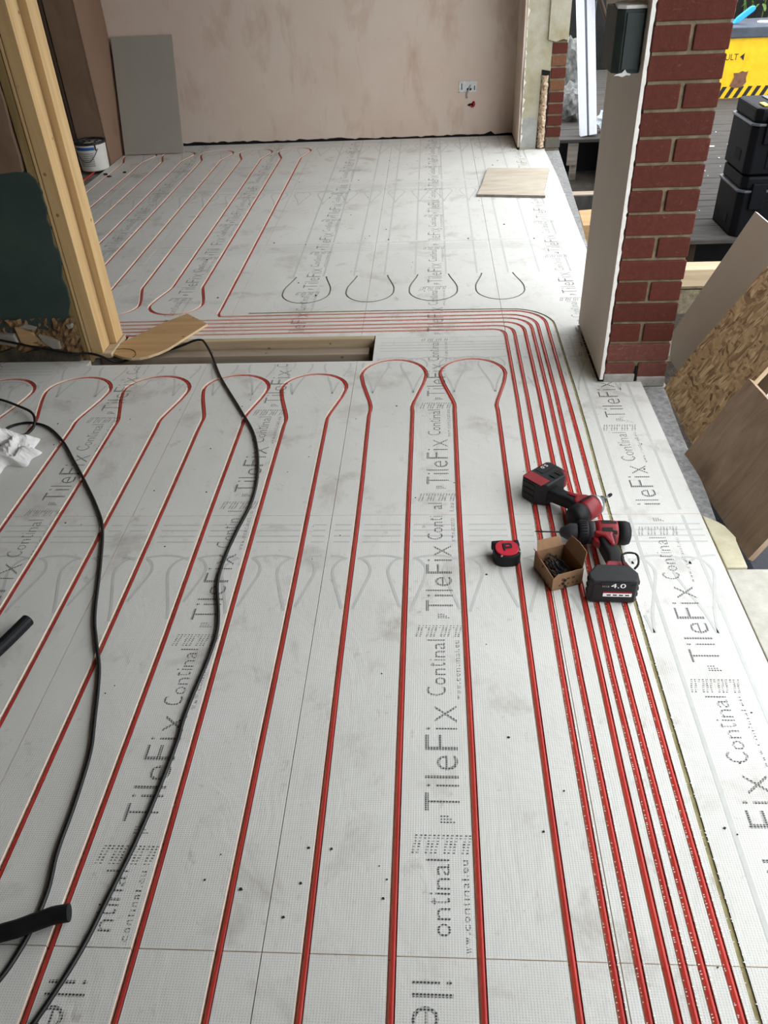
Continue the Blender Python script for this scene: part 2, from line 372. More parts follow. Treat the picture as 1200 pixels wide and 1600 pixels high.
for m_ in (-.588, -.287, .010, .320):
    a = .112
    half.append(route([(m_-.074, 3.76), (m_-.082, 3.72), (m_-.108, 3.62)]+[(m_-a*math.cos(math.pi*k/12), 3.555-.125*math.sin(math.pi*k/12)) for k in range(13)]+[(m_+.108, 3.62), (m_+.082, 3.72), (m_+.074, 3.76)]))
pipes = near_loops+feeders+[back_run]

def sweep_rect(MBx, path, w_, z0, z1):
    n = len(path); V_ = []
    for i in range(n):
        a, b_ = path[max(i-1, 0)], path[min(i+1, n-1)]
        dx, dy = b_[0]-a[0], b_[1]-a[1]; L = math.hypot(dx, dy) or 1; nx, ny = -dy/L*w_/2, dx/L*w_/2
        x, y = path[i][:2]
        V_ += [(x+nx, y+ny, z0), (x-nx, y-ny, z0), (x-nx, y-ny, z1), (x+nx, y+ny, z1)]
    F_ = [(i*4+k, i*4+(k+1) % 4, i*4+4+(k+1) % 4, i*4+4+k) for i in range(n-1) for k in range(4)]
    F_ += [(3, 2, 1, 0), ((n-1)*4, (n-1)*4+1, (n-1)*4+2, (n-1)*4+3)]
    MBx.add(V_, F_)
def thin(path, tol=.0004):
    """drop collinear points"""
    out = [path[0]]
    for i in range(1, len(path)-1):
        a, b_, c_ = out[-1], path[i], path[i+1]
        L = math.dist(a, c_) or 1
        if abs((c_[0]-a[0])*(a[1]-b_[1])-(a[0]-b_[0])*(c_[1]-a[1]))/L > tol or math.dist(a, b_) > .25: out.append(b_)
    return out+[path[-1]]
pipes = [thin(p) for p in pipes]; olive = thin(olive); half = [thin(h) for h in half]
GW = .0155
cut = MB()
for p in pipes: sweep_rect(cut, [(q[0]-.0022, q[1]) for q in p], GW, -.0155, .02)
for h in [olive]: sweep_rect(cut, h, .0100, -.003, .02)
for h in half: sweep_rect(cut, h, .0070, -.003, .02)
cut.box(-1.392, -.232, 2.832, 3.066, -.1, .05)      # the slot left open over the sole plates
cme = bpy.data.meshes.new('cut'); cme.from_pydata(cut.v, [], cut.f)
bm = bmesh.new(); bm.from_mesh(cme); bmesh.ops.recalc_face_normals(bm, faces=bm.faces); bm.to_mesh(cme); bm.free()
cuto = bpy.data.objects.new('cut', cme); C.objects.link(cuto)

# nearest-route lookup on a coarse grid, to keep print clear of the grooves
GRID = {}
def stamp(path, tagname):
    for i in range(len(path)-1):
        a, b_ = path[i], path[i+1]; k = max(1, int(math.dist(a, b_)/.006))
        for j in range(k):
            x = a[0]+(b_[0]-a[0])*j/k; y = a[1]+(b_[1]-a[1])*j/k
            GRID.setdefault((int(x//.02), int(y//.02)), []).append((x, y, tagname))
for p in pipes: stamp(p, 'p')
stamp(olive, 'o')
for h in half: stamp(h, 'h')
def near(x, y, r):
    gx, gy = int(x//.02), int(y//.02); best = None; bd = r
    for i in (-1, 0, 1):
        for j_ in (-1, 0, 1):
            for (px, py, tg) in GRID.get((gx+i, gy+j_), ()):
                d_ = math.hypot(px-x, py-y)
                if d_ < bd: bd = d_; best = tg
    return best

floor = MB().box(-4.05, .762, -1.2, 2.832, -.25, -.0205).box(-4.05, .762, 3.066, 6.85, -.25, -.0205).box(-4.05, -1.392, 2.832, 3.066, -.25, -.0205).box(-.232, .762, 2.832, 3.066, -.25, -.0205).box(-1.392, -.232, 2.832, 3.066, -.25, -.11).build('floor', 'concrete_slab')
tag(floor, kind='structure')

def lettering(m, cx, y, flip, y0, y1):
    """one repeat of the board print starting at y, reading away from the viewer"""
    sg = -1 if flip else 1; X = lambda u: cx+sg*u
    def put(body, ya, yb, xa, xb, off):
        if flip: A, B_ = 2*((y0+y1)/2)-ya, 2*((y0+y1)/2)-yb
        else: A, B_ = ya, yb
        if min(A, B_) < y0+.004 or max(A, B_) > y1-.004: return
        v_, f_ = text_fit(body, lambda a, b_: (X(xa+(xb-xa)*b_), A+(B_-A)*a, .0007), off)
        v_ = list(v_); m.add(v_, f_)
    word = 'TileFiX'; wd = [.040, .007, .006, .036, .038, .007, .046]; gap = .0130; yy = y
    for ch, wi in zip(word, wd):
        bot = .036; top = -.032 if ch in 'TFl' else (-.030 if ch in 'i' else -.008)
        if ch == 'X': top = -.012
        put(ch, yy, yy+wi, bot, top, -.010); yy += wi+gap
    yy += .014
    for ch, wi in zip('Continal', [.026, .022, .021, .012, .004, .021, .021, .004]):
        put(ch, yy, yy+wi, .014, -.030 if ch in 'Cl' else (-.024 if ch in 'ti' else -.010), -.006); yy += wi+.0058
    ye = yy; yq = y+.275
    for ch, wi in zip('www.continal.eu', [.011]*3+[.003]+[.010, .010, .010, .006, .003, .010, .010, .003]+[.003]+[.010, .010]):
        put(ch, yq, yq+wi, .048, .040 if ch == '.' and False else (.036 if ch in 'tl' else (.045 if ch == '.' else .039)), -.004); yq += wi+.0042
    # dotted hatch emblem
    for r_ in range(7):
        a = ye+.006+r_*.0058
        b_ = 2*((y0+y1)/2)-a if flip else a
        if b_ < y0+.004 or b_ > y1-.008: continue
        for c_ in range(13):
            if c_ in (2, 6, 10) and r_ < 5: continue
            u = -.055+c_*.0085+r_*.0012
            m.box(X(u)-.0022, X(u)+.0022, b_-.0011, b_+.0011, .0004, .0007)
    for r_ in range(3):
        a = y-.024+r_*.0062; b_ = 2*((y0+y1)/2)-a if flip else a
        if b_ < y0+.004 or b_ > y1-.008: continue
        for c_ in range(5-r_): m.box(X(.0+c_*.0062)-.002, X(.0+c_*.0062)+.002, b_-.0014, b_+.0014, .0004, .0007)

def ribbon(m, path, w_, z, x0, x1, y0, y1):
    pr = None
    for i in range(len(path)):
        a, b_ = path[max(i-1, 0)], path[min(i+1, len(path)-1)]
        dx, dy = b_[0]-a[0], b_[1]-a[1]; L = math.hypot(dx, dy) or 1; nx, ny = -dy/L*w_/2, dx/L*w_/2
        x, y = path[i]
        cur = ((x+nx, y+ny, z), (x-nx, y-ny, z))
        ok = x0+.006 < x < x1-.006 and y0+.004 < y < y1-.004 and not near(x, y, .0125)
        if ok and y > 2.82 and y < 3.08 and x < -.22: ok = False
        if ok and pr: m.add([pr[0], pr[1], cur[1], cur[0]], [(0, 1, 2, 3)])
        pr = cur if ok else None
def guides(m, x0, x1, y0, y1, row):
    z = .00035
    top = y1
    # bands across, teardrops under them, arches between
    for k in range(4):
        y = top-.045-.026*k
        ribbon(m, [(x0+i*.012, y) for i in range(int((x1-x0)/.012)+1)], .0055, z, x0, x1, y0, y1)
    for k in range(-18, 6):
        c_ = .083+.15*k
        if c_ < x0-.1 or c_ > x1+.1: continue
        if row != 3:
            yb, yt = top-.47, top-.19
            T_ = []
            for i in range(41):
                th = math.pi*(-.5+i/40*2)
            left = catmull([(c_-.001, yb), (c_-.012, yb+.07), (c_-.034, yb+.15), (c_-.049, yb+.205), (c_-.050, yb+.235), (c_-.038, yb+.263), (c_-.018, yb+.277), (c_, yb+.280)], .008)
            ribbon(m, left, .0075, z+.0001, x0, x1, y0, y1)
            ribbon(m, [(2*c_-p_[0], p_[1]) for p_ in left], .0075, z+.0001, x0, x1, y0, y1)
            arch = [(c_+.075-.075*math.cos(math.pi*i/20), yt-.028+.036*math.sin(math.pi*i/20)) for i in range(21)]
            ribbon(m, arch, .0075, z+.0002, x0, x1, y0, y1)
        if row >= 3 and c_ > -.75:
            yy = (3.76 if row == 3 else y0)
            ribbon(m, [(c_-.01, yy+i*.02) for i in range(int((y1-yy)/.02)+1)], .0090, z-.0001, x0, x1, y0, y1)
    if x1 > .7 and row < 3:
        for xx in (.565, .715):
            ribbon(m, [(xx, y0+i*.02) for i in range(int((y1-y0)/.02)+1)], .009, z-.0001, x0, x1, y0, y1)

cols = [(.309, .768, .630), (-.293, .309, .016), (-.895, -.293, -.580), (-1.497, -.895, -1.176), (-2.10, -1.497, -1.778), (-2.72, -2.10, -2.38)]
rows = [(-.60, .603), (.603, 1.829), (1.829, 3.040), (3.040, 4.245), (4.245, 5.450), (5.450, 6.690)]
phase = {0: .40, 1: -.105, 2: -.03, 3: -.13, 4: .12, 5: .05}
dg0 = None
for ci, (x0, x1, tc) in enumerate(cols):
    for ri, (y0, y1) in enumerate(rows):
        if ci >= 3 and ri <= 0 and ci > 3: continue
        X0, X1, Y0, Y1 = x0+.0009, x1-.0009, y0+.0008, y1-.0008
        if ci == 0:
            if ri >= 3: X1 = .828
        if ci == 5 and ri == 5: X1 = -2.1009
        outl = [(X0, Y0), (X1, Y0), (X1, Y1), (X0, Y1)]
        if ci == 0 and ri == 2: outl = [(X0, Y0), (X1, Y0), (X1, 2.634), (.612, 2.634), (.612, Y1), (X0, Y1)]
        if ci == 0 and ri == 3: outl = [(X0, Y0), (.612, Y0), (.612, 3.135), (X1-.045, 3.135), (X1-.03, Y1), (X0, Y1)]
        if ci == 0 and ri == 4: outl = [(X0, Y0), (X1-.03, Y0), (X1, Y1), (X0, Y1)]
        if ci == 0 and ri == 5: outl = [(X0, Y0), (X1, Y0), (X1, 6.214), (.632, 6.214), (.632, Y1), (X0, Y1)]
        if ci >= 4 and ri == 2: outl = [(X0, Y0), (X1, Y0), (X1, 2.878), (X0, 2.878)]
        if ci == 3 and ri == 2: outl = [(X0, Y0), (X1, Y0), (X1, Y1), (-1.391, Y1), (-1.391, 2.878), (X0, 2.878)]
        if ci >= 4 and ri == 3: outl = [(X0, 3.12), (X1, 3.12), (X1, Y1), (X0, Y1)]
        if ci == 3 and ri == 3: outl = [(-1.30, Y0), (X1, Y0), (X1, Y1), (X0, Y1), (X0, 3.12), (-1.30, 3.12)]
        if ci == 5 and ri == 5: outl = [(-2.38, Y0), (X1, Y0), (X1, Y1), (-2.38, Y1)]
        me = MB().prism(outl, -.020, 0.0).mesh('insulation_board')
        o = bpy.data.objects.new('insulation_board', me); C.objects.link(o)
        md = o.modifiers.new('b', 'BOOLEAN'); md.operation = 'DIFFERENCE'; md.object = cuto
        try: md.solver = 'MANIFOLD'
        except Exception: md.solver = 'EXACT'
        dg = bpy.context.evaluated_depsgraph_get(); dg.update()
        me2 = bpy.data.meshes.new_from_object(o.evaluated_get(dg))
        bpy.data.objects.remove(o); me2.name = 'insulation_board'
        me2.materials.clear()
        for m_ in ('board_face', 'groove_foam', 'groove_dust', 'groove_grey', 'board_core'): me2.materials.append(MATS[m_])
        for p in me2.polygons:
            c_ = p.center
            if p.normal.z > .9 and c_.z > -.0004: p.material_index = 0
            elif c_.z < -.0199: p.material_index = 4
            else:
                vv = me2.vertices[p.vertices[0]].co; kd = near(c_.x, c_.y, .02) or near(vv.x, vv.y, .02)
                p.material_index = {'p': 1, 'o': 2, 'h': 3, None: 4}[kd]
        bo = bpy.data.objects.new('insulation_board', me2); C.objects.link(bo); bo.parent = floor
        yb0, yb1 = min(p[1] for p in outl), max(p[1] for p in outl)
        if ci <= 4:
            m = MB(); flip = ri == 0
            yl0, yl1 = yb0, yb1
            if ci in (2, 3) and ri == 2: yl1 = 2.83 if ci == 2 else 2.87
            if ci == 2 and ri == 3: yl0 = 3.07
            base_y = (0.875 if ci == 1 else .71 if ci == 0 else .84 if ci == 2 else .80)
            if ci == 4: base_y = .95
            if flip: base_y = -.617 if ci == 1 else -.60 if ci == 2 else -.55
            yy = base_y
            while yy > yl0-.6: yy -= .555
            while yy < yl1:
                if not flip: lettering(m, tc, yy, False, yl0, yl1)
                else: lettering(m, x0+x1-tc if ci else tc, yy, True, yl0, yl1)
                yy += .555
            if m.v: m.build('printed_lettering', 'halftone_print', bo)
        m = MB(); ri and guides(m, X0, X1, yb0, yb1, ri)
        if m.v: m.build('printed_guide_lines', 'guide_print', bo)
bpy.data.objects.remove(cuto)

# frayed cut edges of the facing along the feed grooves
m = MB()
for p in [feeders[0], feeders[1], feeders[3], feeders[4]]+[back_run[:400]]:
    prob = .6
    for i in range(len(p)-1):
        a, b_ = p[i], p[i+1]; L = math.dist(a, b_); k = max(1, int(L/.0048))
        if a[1] > 6 or a[0] < -.2: break
        dx, dy = (b_[0]-a[0])/L, (b_[1]-a[1])/L
        for j_ in range(k):
            for sd in (-1, 1):
                if random.random() > prob: continue
                s_ = L*j_/k+random.uniform(0, .004); x, y = a[0]+dx*s_, a[1]+dy*s_
                e = .0078; r_ = e-random.uniform(.0018, .0042); h = .0013
                nx, ny = -dy*sd, dx*sd
                m.add([(x+nx*e-dx*h, y+ny*e-dy*h, .0003), (x+nx*e+dx*h, y+ny*e+dy*h, .0003), (x+nx*r_, y+ny*r_, .0012)], [(0, 1, 2)])
for i in range(len(olive)-1):
    a, b_ = olive[i], olive[i+1]; L = math.dist(a, b_); dx, dy = (b_[0]-a[0])/L, (b_[1]-a[1])/L
    if a[1] > 3.1: break
    for j_ in range(max(1, int(L/.009))):
        for sd in (-1, 1):
            if random.random() > .5: continue
            s_ = random.uniform(0, L); x, y = a[0]+dx*s_, a[1]+dy*s_; nx, ny = -dy*sd, dx*sd; e, h = .0055, .0012; r_ = random.uniform(.001, .004)
            m.add([(x+nx*e-dx*h, y+ny*e-dy*h, .0003), (x+nx*e+dx*h, y+ny*e+dy*h, .0003), (x+nx*r_, y+ny*r_, .0010)], [(0, 1, 2)])
tag(m.build('frayed_mesh_edge', 'frayed_white', floor), kind='stuff')

# ------------------------------------------------------------------ pipes
def pipe(path, label):
    m = MB(); m.tube([(x, y, -.0072+.0005*math.sin(y*9+x*40)) for x, y in path], .0056, 10)
    return tag(m.build('heating_pipe', 'pipe_red', smooth=True), label, 'heating pipe', 'red underfloor heating pipes')
ordn = ['hairpin loop at far right of the near floor, beside the feed pipes', 'hairpin loop second from right on the near floor, reaching the slot corner',
        'hairpin loop third from right on the near floor', 'middle hairpin loop of the near floor, passing under the long black cable',
        'hairpin loop third from left on the near floor', 'hairpin loop second from left, beside the crumpled paper', 'leftmost hairpin loop of the near floor, cut by the photo edge']
for p, l_ in zip(near_loops, ordn): pipe(thin(p), 'red heating pipe '+l_)
fl = ['innermost of the six feed pipes, nearest the hairpin loops', 'second feed pipe counted from the hairpin loops', 'third feed pipe counted from the hairpin loops',
      'fourth feed pipe counted from the hairpin loops', 'fifth feed pipe counted from the hairpin loops']
for p, l_ in zip(feeders, fl): pipe(thin(p), 'red heating pipe, '+l_)
pipe(thin(back_run), 'red heating pipe, outermost feed, bending left then snaking over the far room floor')

# loose chips on the floor
m = MB()
spots = [(-.192, .791, .004), (-.242, .724, .003), (-.09, .70, .003), (-.085, .735, .002), (-.1, .76, .002), (-.36, 1.77, .006), (.16, 1.05, .003), (.33, .8, .004), (.45, .9, .003), (.55, .85, .003), (.3, 2.48, .006), (-2.33, 5.86, .02), (-2.2, 5.9, .018), (-2.28, 5.8, .016), (-.35, .71, .004)]
for k in range(70): spots.append((random.uniform(-1.4, .7), random.uniform(.5, 2.6), random.uniform(.0012, .003)))
for k in range(40): spots.append((random.uniform(-1.2, .7), random.uniform(3.4, 6.4), random.uniform(.002, .006)))
for (x, y, r_) in spots:
    if near(x, y, .012): continue
    a = random.uniform(0, 3); q = [(x+r_*s_*math.cos(a+i*1.57), y+r_*(1.2-s_*.5)*math.sin(a+i*1.57)) for i, s_ in enumerate((1, .7, 1.2, .6))]
    m.prism(q, .0002, .0008+r_*.4)
tag(m.build('floor_debris', 'chip_black'), 'scattered dark crumbs and chips over the pale floor boards', 'debris', kind='stuff')

# ------------------------------------------------------------------ sole plates in the slot
o = box('sole_plate', -1.388, -.2385, 3.036, 3.065, -.1095, .0005, 'pine_x', None, .002); tag(o, 'rear weathered timber sole plate set flush with the far floor in the slot', 'timber')
o = box('sole_plate', -1.388, -.258, 2.965, 3.029, -.1095, -.034, 'pine_grey_x', None, .002); tag(o, 'front weathered timber sole plate lying low in the floor slot', 'timber')

# ------------------------------------------------------------------ walls
def rag(x0, x1, z, amp, step=.03, dirn='h'):
    out = []; n = max(2, int(abs(x1-x0)/step))
    for i in range(n+1):
        a = x0+(x1-x0)*i/n; out.append((a, z+random.uniform(-amp, amp)))
    return out
wf = box('wall_back', -4.0, .84, 6.702, 6.9, -.02, 2.4, 'void_black'); tag(wf, kind='structure')
pl = [(-4.0, 2.4), (-4.0, .02)]+rag(-2.0, -1.45, .022, .006)+rag(-1.40, -.7, .020, .007)+rag(-.65, .05, .014, .005)+rag(.1, .42, .016, .004)+[(.47, .035), (.50, .012), (.60, .020), (.648, .016), (.648, 2.4)]
MB().prism(pl, 6.690, 6.702, 'xz').build('plaster_coat', 'pink_plaster', wf)
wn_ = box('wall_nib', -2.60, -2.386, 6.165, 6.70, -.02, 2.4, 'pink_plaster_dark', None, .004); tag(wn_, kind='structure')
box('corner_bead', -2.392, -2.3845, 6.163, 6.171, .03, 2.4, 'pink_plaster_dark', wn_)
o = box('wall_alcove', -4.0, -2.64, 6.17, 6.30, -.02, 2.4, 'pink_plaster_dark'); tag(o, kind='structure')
o = box('upright_strip', -2.665, -2.605, 6.12, 6.168, -.02, 2.3, 'dark_timber_and_shade_z'); tag(o, 'dark upright strip painted for the unlit recess behind the studs, left of the paint bucket', 'timber')  # dark strip painted in place of the unlit recess beside the nib
# enclosing shell out of view: side wall, near wall and ceiling darkened to cut bounce
o = box('wall_far_left', -4.1, -4.0, -1.1, 6.9, -.02, 2.4, 'pink_plaster'); tag(o, kind='structure')
o = box('wall_near', -4.1, .84, -1.2, -1.1, -.02, 2.4, 'render_wall'); tag(o, kind='structure')
o = box('added_wall_near_right', .78, .90, -1.2, .12, -.4, 2.4, 'render_wall'); tag(o, kind='structure')  # unseen wall added to cut light from behind the camera
o = box('added_eaves', .86, 1.22, -1.3, 3.1, 2.34, 2.44, 'render_wall'); tag(o, kind='structure')  # unseen overhang added to cut skylight on the right of the floor
o = box('ceiling', -4.1, .86, -1.2, 6.9, 2.4, 2.5, 'render_wall'); tag(o, kind='structure')

# dividing wall on the left with its broken foot
wl = box('wall_left', -4.0, -1.432, 2.905, 3.075, -.02, 2.4, 'rubble_dark'); tag(wl, kind='structure')
edge = [(-1.432, .20), (-1.414, .24), (-1.410, .30), (-1.418, .34), (-1.404, .39), (-1.399, .44), (-1.412, .47), (-1.404, .53), (-1.410, .56), (-1.398, .60), (-1.402, .64), (-1.397, .655), (-1.408, .70), (-1.428, .722)]
tealp = [(-4.0, .735), (-4.0, .135)]+rag(-3.9, -1.72, .13, .010, .06)+[(-1.70, .120), (-1.64, .118), (-1.635, .150), (-1.60, .152), (-1.575, .138), (-1.52, .128), (-1.49, .122), (-1.455, .150), (-1.436, .165)]+edge+rag(-1.45, -3.9, .728, .006, .05)
MB().prism(tealp, 2.888, 2.905, 'xz').build('moisture_board', 'teal_board', wl)
top = [(-4.0, 2.4), (-4.0, .733)]+rag(-3.9, -1.47, .726, .005, .05)+[(-1.445, .728), (-1.440, .78), (-1.442, .86), (-1.436, .95), (-1.440, 1.05), (-1.434, 1.2), (-1.438, 1.5), (-1.436, 2.4)]
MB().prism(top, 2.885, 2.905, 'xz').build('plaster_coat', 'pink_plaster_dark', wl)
# rubble foot as an uneven surface
nx, nz = 70, 14; V_ = []; F_ = []
for j_ in range(nz+1):
    for i in range(nx+1):
        x = -2.3+(.886)*i/nx; z = -.018+.20*j_/nz
        V_.append((x, 2.897-random.uniform(0, .016)-.012*max(0, math.sin(x*31)*math.sin(z*40+x*9)), z))
for j_ in range(nz):
    for i in range(nx): F_.append((j_*(nx+1)+i, j_*(nx+1)+i+1, (j_+1)*(nx+1)+i+1, (j_+1)*(nx+1)+i))
bk = [(i, 2.906, z) for (i, _, z) in V_]; n_ = len(V_)
me = bpy.data.meshes.new('rubble_foot'); me.from_pydata(V_, [], F_)
link('rubble_foot', me, 'rubble_brown', wl)
MB().prism([(-2.3, -.018), (-2.3, .045), (-2.0, .035), (-1.8, .03), (-1.75, .045), (-1.70, .06), (-1.66, .04), (-1.58, .055), (-1.52, .05), (-1.46, .03), (-1.434, .02), (-1.434, -.018)], 2.872, 2.897, 'xz').build('base_strip', 'rubble_dark', wl, .003)
for q in ([(-1.90, .128), (-1.74, .126), (-1.675, .120), (-1.668, .085), (-1.68, .070), (-1.75, .082), (-1.90, .10)], [(-1.575, .118), (-1.56, .112), (-1.525, .100), (-1.50, .085), (-1.498, .055), (-1.53, .058), (-1.56, .085)],
          [(-1.640, .157), (-1.62, .160), (-1.575, .146), (-1.58, .138), (-1.61, .144), (-1.636, .150)], [(-1.447, .160), (-1.425, .162), (-1.424, .145), (-1.440, .140)]):
    MB().prism(q, 2.868, 2.896, 'xz').build('plaster_chip', 'pale_chip', wl, .003)
for q in ([(-1.665, .150), (-1.64, .152), (-1.60, .12), (-1.56, .09), (-1.54, .062), (-1.58, .066), (-1.64, .072), (-1.66, .085)],):
    MB().prism(q, 2.878, 2.898, 'xz').build('torn_paper', 'oak_x', wl, .003)

# studs at the wall end
o = MB().prism([(-1.432, -.018), (-1.405, -.018), (-1.405, 1.2), (-1.402, 2.39), (-1.432, 2.39)], 2.898, 2.985, 'xz').build('upright_strip', 'old_timber_z'); tag(o, 'old stained olive-brown batten at the broken board edge, left of the studs', 'timber')
o = box('upright_strip', -1.4010, -1.3915, 2.899, 2.985, -.018, 2.39, 'pine_z', None, .001); tag(o, 'narrow pale timber strip between the old batten and the front stud', 'timber')
o = box('wall_stud', -1.388, -1.340, 2.900, 2.984, .022, 2.39, 'pine_z', None, .002); tag(o, 'front pale pine stud at the wall end, nearer the camera', 'stud')
o = box('wall_stud', -1.361, -1.313, 2.990, 3.075, .022, 2.39, 'pine_z', None, .002); tag(o, 'rear pale pine stud at the wall end, beside the floor slot', 'stud')
o = box('sole_plate', -1.3885, -1.305, 2.895, 3.080, .001, .021, 'pine_x', None, .002); tag(o, 'short timber block under the two studs', 'timber')

# brick pier on the right
wr = box('wall_right', .640, .847, 2.643, 3.122, -.25, 2.39, 'mortar'); tag(wr, kind='structure')
BR = {}
def brick(parent, x0, x1, y0, y1, z0, z1, mat):
    key = (round(x1-x0, 4), round(y1-y0, 4), round(z1-z0, 4), mat)
    if key not in BR:
        hx, hy, hz = (x1-x0)/2, (y1-y0)/2, (z1-z0)/2
        me = MB().box(-hx, hx, -hy, hy, -hz, hz).mesh('brick', .0025, 1); me.materials.append(MATS[mat]); BR[key] = me
    o = bpy.data.objects.new('brick', BR[key]); C.objects.link(o); o.parent = parent
    o.location = ((x0+x1)/2+random.uniform(-.0012, .0012), (y0+y1)/2+random.uniform(-.0012, .0012), (z0+z1)/2)
    o.rotation_euler = (0, 0, random.uniform(-.004, .004))
J = .010
for c_ in range(-2, 31):
    z0 = c_*.075+.001+J/2; z1 = z0+.065; xa, xb = .634, .852
    if z1 > 2.385: break
    mt = 'brick_dusty' if c_ <= 1 else 'brick_red'
    if c_ < 0: mt = 'brick_grey'
    if c_ % 2 == 0:      # two headers in front, then stretchers
        xm = (xa+xb)/2
        brick(wr, xa, xm-J/2-.001, 2.635, 2.850, z0, z1, mt); brick(wr, xm+J/2+.001, xb, 2.635, 2.850, z0, z1, mt)
        brick(wr, xa, xb, 2.860, 2.9625, z0, z1, mt); brick(wr, xa, xb, 2.9725, 3.128, z0, z1, mt)
    else:
        brick(wr, xa, xb, 2.635, 2.7375, z0, z1, mt)
        xm = (xa+xb)/2
        brick(wr, xa, xm-J/2, 2.7475, 2.9625, z0, z1, mt); brick(wr, xm+J/2, xb, 2.7475, 2.9625, z0, z1, mt)
        brick(wr, xa, xb, 2.9725, 3.128, z0, z1, mt)
# cement-smeared foot and open joint of the pier
MB().box(.632, .741, 2.628, 2.640, -.02, .030).build('cement_smear', 'mortar_grey', wr, .004)
MB().box(.751, .853, 2.628, 2.640, -.02, .018).build('cement_smear', 'mortar_grey', wr, .004)
MB().box(.742, .750, 2.6335, 2.642, .0, .058).build('open_joint', 'void_black', wr)
MB().box(.78, .866, 2.622, 2.80, -.075, -.022).build('footing_block', 'mortar_grey', wr, .006)
# plasterboard lining on the pier's room side
lo = [(2.622, .014), (3.131, .014), (3.128, .94), (3.29, 1.13), (3.32, 1.22), (3.32, 2.39), (2.622, 2.39)]
pb = MB().prism(lo, .6145, .6265, 'yz').build('plasterboard_lining', 'plasterboard_face'); tag(pb, 'grey plasterboard sheet lining the room side of the brick pier', 'plasterboard')
m = MB()
for i in range(46):
    z = .03+i*.052; m.prism([(.6268, z), (.6268+random.uniform(.001, .0045), z+random.uniform(.004, .02)), (.6268+random.uniform(.0005, .004), z+random.uniform(.025, .045)), (.6268, z+.05)], 2.626, 2.6345, 'xz')
m.build('adhesive_bead', 'dusty_white', wr)
MB().box(.6155, .6260, 2.6185, 2.6225, .016, 2.39).build('gypsum_edge', 'gypsum_edge', pb)
# green electrical enclosure fixed on the lining
ge = empty('electrical_enclosure', (.575, 2.66, 1.0))
MB().prism([(.0390, .0), (-.021, .0), (-.040, .020), (-.040, .190), (.0390, .190)], .0, .162).build('enclosure_body', 'green_metal', ge, .004)
MB().box(-.016, .034, -.005, -.0005, .010, .154).build('enclosure_lid', 'green_metal', ge, .003)
MB().prism([(.039, -.002), (-.020, -.002), (-.042, .018), (-.030, .12), (.01, .15), (.039, .10)], .1625, .172).build('dust_cap', 'dusty_white', ge, .003)
MB().prism([(-.036, -.003), (-.024, .002), (-.012, .004), (-.004, .013), (.002, .004), (.014, .001), (.012, -.004), (.002, -.002), (-.010, -.007), (-.022, -.003)], -.008, -.0055, 'xz').build('plaster_dab', 'dusty_white', ge)
tag(ge, 'dark green enclosure with dusty top fixed high on the pier lining', 'enclosure')

# rear corner pier with torn plaster, chase and brick edge
wc = box('wall_rear_right', .650, .832, 6.224, 6.70, -.2, 2.4, 'old_concrete'); tag(wc, kind='structure')
pe = [(6.70, 2.4), (6.70, .012), (6.235, .012), (6.223, .05), (6.232, .12), (6.222, .20), (6.236, .27), (6.224, .35), (6.238, .42), (6.226, .52), (6.218, .62), (6.216, .8), (6.222, 1.0), (6.22, 1.4), (6.222, 2.4)]
MB().prism(pe, .634, .650, 'yz').build('plaster_coat', 'pink_plaster', wc)
MB().prism([(.6505, .012), (.762, .012), (.764, .10), (.760, .20), (.70, .215), (.6505, .19)], 6.2205, 6.2245, 'xz').build('cement_patch', 'old_concrete_grey', wc)
MB().prism([(.766, .004), (.830, .004), (.832, .30), (.830, .50), (.772, .51), (.770, .25)], 6.2195, 6.2235, 'xz').build('chase_recess', 'void_black', wc)
V_ = []; F_ = []; nx, nz = 6, 40
for j_ in range(nz+1):
    for i in range(nx+1):
        u = i/nx; V_.append((.772+.050*u+random.uniform(-.004, .004), 6.218-.020*math.sin(math.pi*u)-random.uniform(0, .012)*(0 < i < nx), .012+.465*j_/nz))
for j_ in range(nz):
    for i in range(nx): F_.append((j_*(nx+1)+i, j_*(nx+1)+i+1, (j_+1)*(nx+1)+i+1, (j_+1)*(nx+1)+i))
me = bpy.data.meshes.new('rubble_infill'); me.from_pydata(V_, [], F_); link('rubble_infill', me, 'stone_chase', wc)
m = MB()
for i in range(36):
    z = .04+i*.06; m.prism([(.6505, z), (.6505+random.uniform(.001, .012), z+random.uniform(.006, .025)), (.6505+random.uniform(.002, .022), z+random.uniform(.03, .055)), (.6505, z+.06)], 6.214, 6.2235, 'xz')
m.build('torn_plaster_edge', 'plaster_white', wc, .002)
MB().box(.832, .930, 6.228, 6.45, -.30, 2.39).build('mortar_bed', 'mortar', wc)
for c_ in range(-3, 30):
    z0 = c_*.075+.004; z1 = z0+.062
    if z1 > 2.385: break
    mt = 'brick_grey' if c_ < 1 else ('brick_buff' if c_ in (5, 7) else 'brick_red')
    if 9 <= c_ <= 11: mt = 'brick_buff'
    brick(wc, .834, .936, 6.218, 6.433, z0, z1, mt)
MB().prism([(.80, .69), (.85, .675), (.90, .69), (.934, .68), (.936, 2.39), (.80, 2.39)], 6.2075, 6.222, 'xz').build('cement_patch', 'old_concrete', wc)

